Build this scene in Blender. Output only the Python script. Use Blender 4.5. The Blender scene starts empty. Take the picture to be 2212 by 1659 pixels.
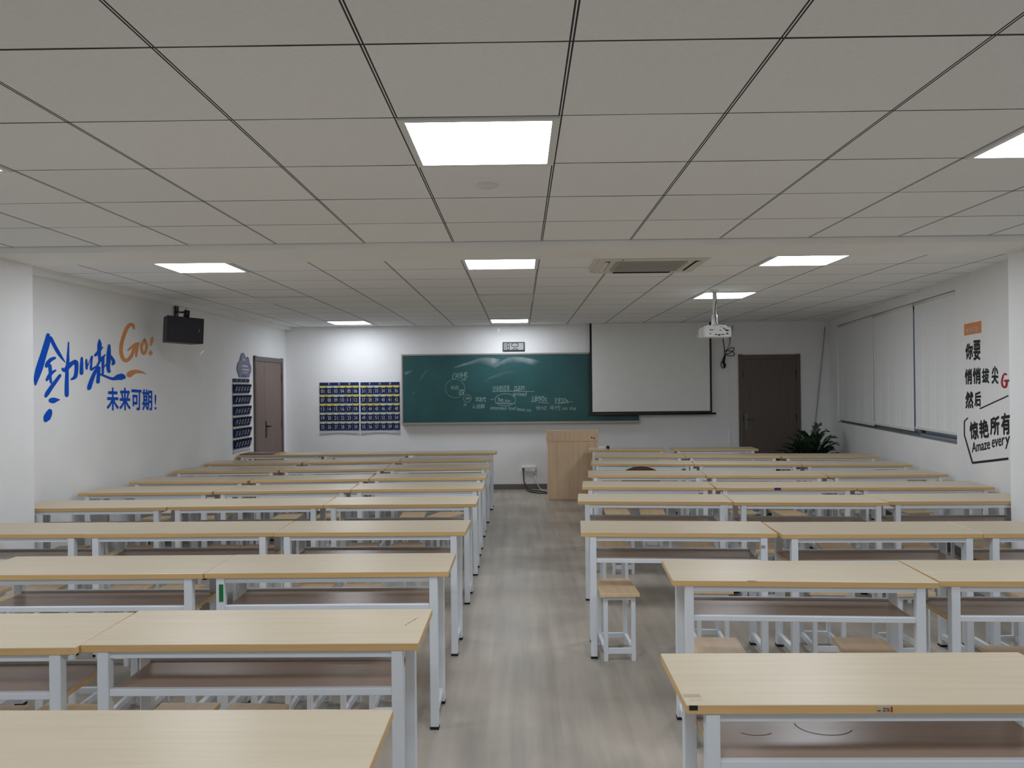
import bpy, bmesh, math, random
from mathutils import Vector, Matrix

random.seed(7)
scene = bpy.context.scene
COL = scene.collection
PI = math.pi

# ------------------------------------------------------------------ camera, world, exposure
CH = 1.645          # camera height
CZ = 2.627          # ceiling height
cam_data = bpy.data.cameras.new('camera')
cam = bpy.data.objects.new('camera', cam_data)
COL.objects.link(cam)
yaw, pitch, roll = -0.010225, 0.002833, -0.010339
fw = Vector((math.sin(yaw) * math.cos(pitch), math.cos(yaw) * math.cos(pitch), math.sin(pitch)))
r0 = Vector((math.cos(yaw), -math.sin(yaw), 0))
u0 = r0.cross(fw)
rr = r0 * math.cos(roll) + u0 * math.sin(roll)
uu = -r0 * math.sin(roll) + u0 * math.cos(roll)
M = Matrix((( rr.x, uu.x, -fw.x, 0), (rr.y, uu.y, -fw.y, 0), (rr.z, uu.z, -fw.z, CH), (0, 0, 0, 1)))
cam.matrix_world = M
cam_data.sensor_fit = 'HORIZONTAL'
cam_data.sensor_width = 36.0
cam_data.lens = 1658.2 / 2212 * 36.0
cam_data.clip_start = 0.05
scene.camera = cam

world = bpy.data.worlds.new('dusk')
scene.world = world
world.use_nodes = True
wb = world.node_tree.nodes['Background']
wb.inputs['Color'].default_value = (0.17, 0.215, 0.29, 1)
wb.inputs['Strength'].default_value = 0.30

scene.view_settings.view_transform = 'Standard'
scene.view_settings.look = 'None'
scene.view_settings.gamma = 1.0
scene.view_settings.use_curve_mapping = False
scene.view_settings.exposure = 0.0
LAMP = 17.0
scene.cycles.max_bounces = 8
scene.cycles.diffuse_bounces = 6
scene.cycles.glossy_bounces = 3
scene.cycles.sample_clamp_indirect = 6.0
scene.cycles.use_adaptive_sampling = True
scene.cycles.adaptive_threshold = 0.03
scene.cycles.caustics_reflective = False
scene.cycles.caustics_refractive = False

# ------------------------------------------------------------------ materials
def lin(c):
    return tuple(((v / 255) / 12.92 if v / 255 <= 0.04045 else ((v / 255 + 0.055) / 1.055) ** 2.4) for v in c)

def mat(name, col, rough=0.5, metal=0.0, var=0.0, nscale=8.0, spec=None, stretch=None, bump=0.0):
    m = bpy.data.materials.new(name); m.use_nodes = True
    nt = m.node_tree; b = nt.nodes['Principled BSDF']
    c = lin(col)
    b.inputs['Roughness'].default_value = rough
    b.inputs['Metallic'].default_value = metal
    if spec is not None:
        b.inputs['Specular IOR Level'].default_value = spec
    tc = nt.nodes.new('ShaderNodeTexCoord'); mp = nt.nodes.new('ShaderNodeMapping')
    nz = nt.nodes.new('ShaderNodeTexNoise'); rp = nt.nodes.new('ShaderNodeValToRGB')
    nt.links.new(tc.outputs['Object'], mp.inputs['Vector'])
    if stretch:
        mp.inputs['Scale'].default_value = stretch
    oi = nt.nodes.new('ShaderNodeObjectInfo')
    mu = nt.nodes.new('ShaderNodeVectorMath'); mu.operation = 'SCALE'; mu.inputs[0].default_value = (7, 5, 3)
    nt.links.new(oi.outputs['Random'], mu.inputs['Scale'])
    nt.links.new(mu.outputs['Vector'], mp.inputs['Location'])
    nt.links.new(mp.outputs['Vector'], nz.inputs['Vector'])
    nz.inputs['Scale'].default_value = nscale
    nz.inputs['Detail'].default_value = 4
    v = max(var, 0.015)
    rp.color_ramp.elements[0].position = 0.3; rp.color_ramp.elements[1].position = 0.7
    rp.color_ramp.elements[0].color = (*[x * (1 - v) for x in c], 1)
    rp.color_ramp.elements[1].color = (*[min(1, x * (1 + v)) for x in c], 1)
    nt.links.new(nz.outputs['Fac'], rp.inputs['Fac'])
    nt.links.new(rp.outputs['Color'], b.inputs['Base Color'])
    if bump:
        bp = nt.nodes.new('ShaderNodeBump'); bp.inputs['Strength'].default_value = bump; bp.inputs['Distance'].default_value = 0.002
        nt.links.new(nz.outputs['Fac'], bp.inputs['Height']); nt.links.new(bp.outputs['Normal'], b.inputs['Normal'])
    return m

def emit(name, col, s):
    m = bpy.data.materials.new(name); m.use_nodes = True
    nt = m.node_tree; nt.nodes.clear()
    e = nt.nodes.new('ShaderNodeEmission'); o = nt.nodes.new('ShaderNodeOutputMaterial')
    e.inputs['Color'].default_value = (*col, 1); e.inputs['Strength'].default_value = s
    nt.links.new(e.outputs[0], o.inputs['Surface'])
    return m

def ceiling_material():
    m = mat('ceiling_tiles', (245, 247, 249), 0.9, var=0.02, nscale=60)
    nt = m.node_tree; b = nt.nodes['Principled BSDF']
    ramp = [n for n in nt.nodes if n.type == 'VALTORGB'][0]
    g = nt.nodes.new('ShaderNodeNewGeometry'); sx = nt.nodes.new('ShaderNodeSeparateXYZ')
    nt.links.new(g.outputs['Position'], sx.inputs[0])
    def math_(op, a, v):
        n = nt.nodes.new('ShaderNodeMath'); n.operation = op
        for i, x in enumerate((a, v)):
            if isinstance(x, (int, float)): n.inputs[i].default_value = x
            else: nt.links.new(x, n.inputs[i])
        return n.outputs[0]
    ds = []
    for ax, o in (('X', GX), ('Y', GY)):
        s = math_('SUBTRACT', sx.outputs[ax], o)
        ds.append(math_('PINGPONG', s, 0.3))
    wid = nt.nodes.new('ShaderNodeTexNoise'); wid.inputs['Scale'].default_value = 1.3
    nt.links.new(g.outputs['Position'], wid.inputs['Vector'])
    # runners along the room: light bar between two dark joints; cross joints: one thin dark line
    inner = math_('LESS_THAN', ds[0], 0.0020)
    outer = math_('LESS_THAN', ds[0], 0.0076)
    runner = math_('SUBTRACT', outer, inner)
    cw = math_('MULTIPLY', wid.outputs['Fac'], 0.0088)
    cross = math_('LESS_THAN', ds[1], cw)
    line = math_('MAXIMUM', runner, cross)
    # a touch of difference from tile to tile
    fx = math_('FLOOR', math_('DIVIDE', math_('SUBTRACT', sx.outputs['X'], GX), 0.6), 0)
    fy = math_('FLOOR', math_('DIVIDE', math_('SUBTRACT', sx.outputs['Y'], GY), 0.6), 0)
    cb = nt.nodes.new('ShaderNodeCombineXYZ'); nt.links.new(fx, cb.inputs[0]); nt.links.new(fy, cb.inputs[1])
    wn = nt.nodes.new('ShaderNodeTexWhiteNoise'); nt.links.new(cb.outputs[0], wn.inputs['Vector'])
    tv = math_('ADD', math_('MULTIPLY', wn.outputs['Value'], 0.05), 0.95)
    mx0 = nt.nodes.new('ShaderNodeMix'); mx0.data_type = 'RGBA'; mx0.blend_type = 'MULTIPLY'; mx0.inputs[0].default_value = 1
    nt.links.new(ramp.outputs['Color'], mx0.inputs[6]); nt.links.new(tv, mx0.inputs[7])
    mx = nt.nodes.new('ShaderNodeMix'); mx.data_type = 'RGBA'
    nt.links.new(line, mx.inputs[0]); nt.links.new(mx0.outputs[2], mx.inputs[6])
    mx.inputs[7].default_value = (0.035, 0.035, 0.037, 1)
    nt.links.new(mx.outputs[2], b.inputs['Base Color'])
    return m

def floor_material():
    m = mat('grey_oak_vinyl', (182, 173, 160), 0.34, var=0.16, nscale=1.0, stretch=(14, 0.9, 1))
    nt = m.node_tree; b = nt.nodes['Principled BSDF']
    ramp = [n for n in nt.nodes if n.type == 'VALTORGB'][0]
    g = nt.nodes.new('ShaderNodeNewGeometry')
    n2 = nt.nodes.new('ShaderNodeTexNoise'); n2.inputs['Scale'].default_value = 1.6; n2.inputs['Detail'].default_value = 5
    nt.links.new(g.outputs['Position'], n2.inputs['Vector'])
    r2 = nt.nodes.new('ShaderNodeValToRGB')
    r2.color_ramp.elements[0].position = 0.32; r2.color_ramp.elements[0].color = (0.72, 0.72, 0.73, 1)
    r2.color_ramp.elements[1].position = 0.68; r2.color_ramp.elements[1].color = (1.0, 1.0, 1.0, 1)
    nt.links.new(n2.outputs['Fac'], r2.inputs['Fac'])
    br = nt.nodes.new('ShaderNodeTexBrick')
    mp = nt.nodes.new('ShaderNodeMapping'); mp.inputs['Rotation'].default_value = (0, 0, PI / 2)
    nt.links.new(g.outputs['Position'], mp.inputs['Vector']); nt.links.new(mp.outputs[0], br.inputs['Vector'])
    br.inputs['Scale'].default_value = 1.0; br.inputs['Brick Width'].default_value = 1.2; br.inputs['Row Height'].default_value = 0.18
    br.inputs['Mortar Size'].default_value = 0.0012; br.offset = 0.37
    br.inputs['Color1'].default_value = (1, 1, 1, 1); br.inputs['Color2'].default_value = (0.93, 0.93, 0.93, 1)
    br.inputs['Mortar'].default_value = (0.84, 0.84, 0.84, 1)
    prev = ramp.outputs['Color']
    for src in (r2.outputs['Color'], br.outputs['Color']):
        mx = nt.nodes.new('ShaderNodeMix'); mx.data_type = 'RGBA'; mx.blend_type = 'MULTIPLY'; mx.inputs[0].default_value = 1
        nt.links.new(prev, mx.inputs[6]); nt.links.new(src, mx.inputs[7]); prev = mx.outputs[2]
    nt.links.new(prev, b.inputs['Base Color'])
    r3 = nt.nodes.new('ShaderNodeMapRange'); r3.inputs['To Min'].default_value = 0.27; r3.inputs['To Max'].default_value = 0.42
    nt.links.new(n2.outputs['Fac'], r3.inputs['Value']); nt.links.new(r3.outputs[0], b.inputs['Roughness'])
    return m

def soft_chalk():
    # chalk dust: fades out with the 'dust' attribute of the smear mesh
    m = bpy.data.materials.new('chalk_dust'); m.use_nodes = True
    nt = m.node_tree; b = nt.nodes['Principled BSDF']
    b.inputs['Base Color'].default_value = (0.55, 0.60, 0.62, 1); b.inputs['Roughness'].default_value = 1; b.inputs['Specular IOR Level'].default_value = 0
    at = nt.nodes.new('ShaderNodeAttribute'); at.attribute_name = 'dust'
    nz = nt.nodes.new('ShaderNodeTexNoise'); nz.inputs['Scale'].default_value = 9; nz.inputs['Detail'].default_value = 6
    tc = nt.nodes.new('ShaderNodeTexCoord'); nt.links.new(tc.outputs['Object'], nz.inputs['Vector'])
    mu = nt.nodes.new('ShaderNodeMath'); mu.operation = 'MULTIPLY'
    nt.links.new(at.outputs['Fac'], mu.inputs[0]); nt.links.new(nz.outputs['Fac'], mu.inputs[1])
    nt.links.new(mu.outputs[0], b.inputs['Alpha'])
    return m

GX, GY = -1.0423, 2.1887        # origin of the 0.6 m ceiling grid
X_ = {}
X_['ceil'] = ceiling_material()
X_['floor'] = floor_material()
X_['wall'] = mat('white_wall_paint', (240, 241, 242), 0.75, var=0.02, nscale=3)
X_['beam'] = mat('white_beam_paint', (243, 243, 242), 0.8, var=0.02, nscale=3)
X_['base'] = mat('grey_baseboard', (112, 108, 106), 0.5)
X_['oak'] = mat('pale_oak_laminate', (203, 189, 164), 0.36, var=0.05, nscale=1.0, stretch=(1.6, 42, 42))
X_['edge'] = mat('tan_edge_band', (222, 184, 126), 0.42, var=0.07, nscale=3.0, stretch=(1.0, 20, 20))
X_['shelf'] = mat('brown_shelf_laminate', (190, 164, 146), 0.27, var=0.06, nscale=1.0, stretch=(2, 30, 30))
X_['seat'] = mat('stool_oak', (226, 200, 162), 0.38, var=0.08, nscale=1.0, stretch=(30, 2, 30))
X_['white'] = mat('white_painted_steel', (232, 239, 246), 0.34, var=0.03, nscale=5)
X_['black'] = mat('black_rubber', (22, 22, 23), 0.6)
X_['lectern'] = mat('lectern_beech', (232, 202, 168), 0.45, var=0.09, nscale=1.0, stretch=(22, 22, 1.4))
X_['lamp'] = emit('lamp_diffuser', (0.935, 0.985, 1.06), LAMP)
X_['lampframe'] = mat('lamp_frame_white', (228, 230, 230), 0.4)
X_['unlit'] = mat('unlit_diffuser', (236, 237, 236), 0.5)
X_['board'] = mat('green_chalkboard', (36, 84, 86), 0.42, var=0.16, nscale=2.2, stretch=(1, 1, 1))
X_['alu'] = mat('brushed_aluminium', (172, 168, 160), 0.35, metal=0.6)
X_['chalk'] = mat('chalk_line', (150, 174, 171), 0.95, var=0.3, nscale=60)
X_['dust'] = soft_chalk()
X_['screen'] = mat('projection_fabric', (234, 237, 235), 0.85)
X_['blk'] = mat('matt_black', (24, 25, 28), 0.5)
X_['speaker'] = mat('speaker_grille', (30, 32, 40), 0.65, var=0.12, nscale=180)
X_['doorA'] = mat('brown_door_veneer', (122, 104, 97), 0.5, var=0.07, nscale=1.0, stretch=(40, 40, 2))
X_['doorAf'] = mat('grey_brown_frame', (104, 97, 93), 0.5, var=0.05)
X_['doorB'] = mat('dark_walnut_veneer', (100, 90, 84), 0.5, var=0.10, nscale=1.0, stretch=(40, 40, 2))
X_['bronze'] = mat('dark_bronze', (50, 42, 38), 0.4, metal=0.5)
X_['steel'] = mat('satin_steel', (125, 122, 120), 0.35, metal=0.8)
X_['navy'] = mat('navy_fabric', (24, 32, 84), 0.8, var=0.08, nscale=40)
X_['lblue'] = mat('pale_blue_binding', (116, 146, 190), 0.8)
X_['yellow'] = mat('yellow_lining', (224, 208, 90), 0.8, var=0.1)
X_['cream'] = mat('pale_lining', (206, 212, 178), 0.8, var=0.08)
X_['print'] = mat('white_print', (205, 208, 214), 0.8)
X_['flap'] = mat('grey_flap', (190, 190, 188), 0.8)
X_['blue'] = mat('blue_vinyl', (2, 84, 204), 0.65, var=0.05, spec=0.2)
X_['orange'] = mat('orange_vinyl', (222, 140, 62), 0.5, var=0.08, nscale=5)
X_['tagorange'] = mat('orange_panel', (226, 140, 70), 0.5)
X_['ink'] = mat('black_vinyl', (24, 26, 32), 0.5)
X_['red'] = mat('red_vinyl', (170, 30, 54), 0.5)
X_['plum'] = mat('purple_plaque', (112, 112, 146), 0.5, var=0.04)
X_['plumd'] = mat('dark_purple_plaque', (70, 70, 110), 0.5)
X_['pl'] = mat('white_plastic', (228, 230, 228), 0.4)
X_['plg'] = mat('grey_plastic', (168, 166, 160), 0.55, var=0.05, nscale=90)
X_['plmid'] = mat('ivory_plastic', (214, 210, 200), 0.45)
X_['blind'] = mat('white_blind_fabric', (238, 240, 242), 0.8, var=0.02, nscale=30)
X_['winframe'] = mat('grey_window_frame', (150, 153, 156), 0.5)
X_['leaf'] = mat('palm_leaf', (50, 74, 54), 0.5, var=0.3, nscale=9)
X_['stem'] = mat('palm_stem', (78, 86, 54), 0.6)
X_['pot'] = mat('brown_pot', (84, 60, 46), 0.5)
X_['soil'] = mat('soil', (50, 40, 32), 0.9, var=0.3, nscale=40)
X_['paper'] = mat('newsprint', (150, 140, 140), 0.8, var=0.35, nscale=14)
X_['board2'] = mat('brown_cardboard', (126, 106, 98), 0.7, var=0.1)
X_['tape'] = mat('white_tape', (252, 252, 251), 0.2)
X_['green'] = mat('green_sticker', (18, 120, 66), 0.5)
X_['purple'] = mat('purple_sticker', (86, 44, 108), 0.5)
X_['redtip'] = mat('red_tip', (160, 40, 36), 0.5)
X_['lcd'] = mat('grey_lcd', (168, 176, 176), 0.3)
X_['chairwood'] = mat('dark_brown_plywood', (84, 62, 50), 0.4, var=0.1, nscale=1, stretch=(20, 2, 20))
X_['chairedge'] = mat('pale_plywood_edge', (200, 184, 160), 0.5)
X_['label'] = mat('white_label', (196, 184, 166), 0.7)
X_['residue'] = mat('tape_residue', (178, 160, 136), 0.7)
def glass_mat():
    m = bpy.data.materials.new('window_glass'); m.use_nodes = True
    b = m.node_tree.nodes['Principled BSDF']
    b.inputs['Base Color'].default_value = (0.9, 0.95, 1, 1); b.inputs['Roughness'].default_value = 0.02
    b.inputs['Transmission Weight'].default_value = 1; b.inputs['IOR'].default_value = 1.1
    return m
X_['glass'] = glass_mat()

# ------------------------------------------------------------------ mesh helpers
def box(bm, x0, x1, y0, y1, z0, z1, mi=0, mt=None):
    vs = [bm.verts.new((x, y, z)) for z in (z0, z1) for y in (y0, y1) for x in (x0, x1)]
    if mt is not None:
        for v in vs: v.co = mt @ v.co
    fs = []
    for q in ((0, 2, 3, 1), (4, 5, 7, 6), (0, 1, 5, 4), (2, 6, 7, 3), (0, 4, 6, 2), (1, 3, 7, 5)):
        f = bm.faces.new([vs[i] for i in q]); f.material_index = mi; fs.append(f)
    return fs    # bottom, top, front, back, left, right

def bevel(bm, w=0.002, seg=1):
    bmesh.ops.bevel(bm, geom=list(bm.edges), offset=w, segments=seg, affect='EDGES', profile=0.5)

def tube(bm, pts, r, n=8, mi=0, closed=False):
    pts = [Vector(p) for p in pts]
    rad = r if isinstance(r, (list, tuple)) else [r] * len(pts)
    rings = []
    for i, p in enumerate(pts):
        a = pts[max(i - 1, 0)]; b = pts[min(i + 1, len(pts) - 1)]
        d = (b - a).normalized()
        up = Vector((0, 0, 1)) if abs(d.z) < 0.95 else Vector((1, 0, 0))
        s = d.cross(up).normalized(); t = s.cross(d).normalized()
        rings.append([bm.verts.new(p + (s * math.cos(2 * PI * k / n) + t * math.sin(2 * PI * k / n)) * rad[i]) for k in range(n)])
    for i in range(len(rings) - 1):
        for k in range(n):
            f = bm.faces.new((rings[i][k], rings[i][(k + 1) % n], rings[i + 1][(k + 1) % n], rings[i + 1][k])); f.material_index = mi; f.smooth = True
    for rg in (rings[0][::-1], rings[-1]):
        f = bm.faces.new(rg); f.material_index = mi

def lathe(bm, prof, n=24, mi=0, c=(0, 0, 0)):
    rings = [[bm.verts.new((c[0] + r * math.cos(2 * PI * k / n), c[1] + r * math.sin(2 * PI * k / n), c[2] + z)) for k in range(n)] for r, z in prof]
    for i in range(len(rings) - 1):
        for k in range(n):
            f = bm.faces.new((rings[i][k], rings[i][(k + 1) % n], rings[i + 1][(k + 1) % n], rings[i + 1][k])); f.material_index = mi; f.smooth = True
    bm.faces.new(rings[0][::-1]).material_index = mi
    bm.faces.new(rings[-1]).material_index = mi

def prism(bm, poly, y0, y1, mi=0):
    # polygon in x-z, extruded along y
    a = [bm.verts.new((x, y0, z)) for x, z in poly]; b = [bm.verts.new((x, y1, z)) for x, z in poly]
    n = len(poly)
    fs = [bm.faces.new(a), bm.faces.new(b[::-1])]
    for i in range(n):
        fs.append(bm.faces.new((a[i], b[i], b[(i + 1) % n], a[(i + 1) % n])))
    for f in fs: f.material_index = mi
    bmesh.ops.recalc_face_normals(bm, faces=fs)
    return fs

def obj(name, bm, mats, parent=None, loc=(0, 0, 0), rz=0.0, recalc=False):
    me = bpy.data.meshes.new(name)
    if recalc: bmesh.ops.recalc_face_normals(bm, faces=bm.faces)
    bm.to_mesh(me); bm.free()
    for m in (mats if isinstance(mats, (list, tuple)) else [mats]): me.materials.append(X_[m])
    o = bpy.data.objects.new(name, me); COL.objects.link(o)
    if parent: o.parent = parent
    o.location = loc; o.rotation_euler = (0, 0, rz)
    return o

def tag(o, label, cat, group=None, kind=None):
    o['label'] = label; o['category'] = cat
    if group: o['group'] = group
    if kind: o['kind'] = kind
    return o

def thing(name, label, cat, loc=(0, 0, 0), rz=0.0, group=None, kind=None):
    o = bpy.data.objects.new(name, None); COL.objects.link(o)
    o.empty_display_size = 0.1
    o.location = loc; o.rotation_euler = (0, 0, rz)
    return tag(o, label, cat, group, kind)

def copy_tree(o, parent=None):
    c = o.copy(); COL.objects.link(c)
    c.parent = parent
    for ch in list(o.children): copy_tree(ch, c)
    return c

def new(): return bmesh.new()

_glyphs = {}
def glyph(text, bold=0.0):
    k = (text, bold)
    if k not in _glyphs:
        cu = bpy.data.curves.new('t', 'FONT'); cu.body = text; cu.offset = bold; cu.resolution_u = 3
        o = bpy.data.objects.new('t', cu); COL.objects.link(o)
        dg = bpy.context.evaluated_depsgraph_get()
        me = bpy.data.meshes.new_from_object(o.evaluated_get(dg))
        vs = [(v.co.x, v.co.y) for v in me.vertices]; fs = [tuple(p.vertices) for p in me.polygons]
        bpy.data.objects.remove(o); bpy.data.curves.remove(cu); bpy.data.meshes.remove(me)
        x0 = min(v[0] for v in vs); x1 = max(v[0] for v in vs); y0 = min(v[1] for v in vs); y1 = max(v[1] for v in vs)
        _glyphs[k] = ([((x - x0) / (x1 - x0), (y - y0) / (y1 - y0)) for x, y in vs], fs)
    return _glyphs[k]

def put_text(bm, text, quad, place, bold=0.0, mi=0):
    # heavier lettering: the same glyph laid down several times, a hair apart
    if bold > 0:
        w = max(abs(quad[1][0] - quad[0][0]), 1e-6); h = abs(quad[0][1] - quad[3][1])
        b = bold * min(w / max(len(text), 1), h)
        for i, (dx, dz) in enumerate(((0, 0), (1, 0), (-1, 0), (0, 1), (0, -1), (0.7, 0.7), (-0.7, 0.7), (0.7, -0.7), (-0.7, -0.7))):
            put_text(bm, text, [(p[0] + dx * b, p[1] + dz * b) for p in quad], lambda s, z, i=i: place(s, z, i * 0.00012), 0.0, mi)
        return
    bold = 0.0
    # quad: TL TR BR BL in surface metres; place(s, z) -> 3D point
    vs, fs = glyph(text, bold)
    tl, tr, br, bl = quad
    out = []
    for u, v in vs:
        s = (bl[0] * (1 - u) + br[0] * u) * (1 - v) + (tl[0] * (1 - u) + tr[0] * u) * v
        z = (bl[1] * (1 - u) + br[1] * u) * (1 - v) + (tl[1] * (1 - u) + tr[1] * u) * v
        out.append(bm.verts.new(place(s, z)))
    for f in fs:
        try: bm.faces.new([out[i] for i in f]).material_index = mi
        except ValueError: pass

def put_ribbons(bm, ribs, place, mi=0, step=0.00012):
    for k, P in enumerate(ribs):
        n = len(P) // 2; a = P[:n]; b = P[n:][::-1]
        va = [bm.verts.new(place(p[0], p[1], k * step)) for p in a]; vb = [bm.verts.new(place(p[0], p[1], k * step)) for p in b]
        for i in range(n - 1):
            bm.faces.new((va[i], va[i + 1], vb[i + 1], vb[i])).material_index = mi

# the two side walls are not quite square to the room
RP, RD = Vector((3.97, 6.27)), Vector((0.159, 1.0)).normalized()
LP, LD = Vector((-3.93, 5.6)), Vector((0.0286, 1.0)).normalized()
RN = Vector((-RD.y, RD.x)); LN = Vector((LD.y, -LD.x))      # normals into the room
def on_right(off):
    def f(s, z, e=0.0):
        p = RP + RD * s + RN * (off + e); return Vector((p.x, p.y, z))
    return f
def on_left(off):
    def f(s, z, e=0.0):
        p = LP + LD * s + LN * (off + e); return Vector((p.x, p.y, z))
    return f
BY = 12.25
def on_back(off):
    def f(s, z, e=0.0): return Vector((s, BY - off - e, z))
    return f
RROT = math.atan2(-RD.y, -RD.x)      # local +x runs to the viewer's right on each wall, local -y into the room
LROT = math.atan2(LD.y, LD.x)

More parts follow.
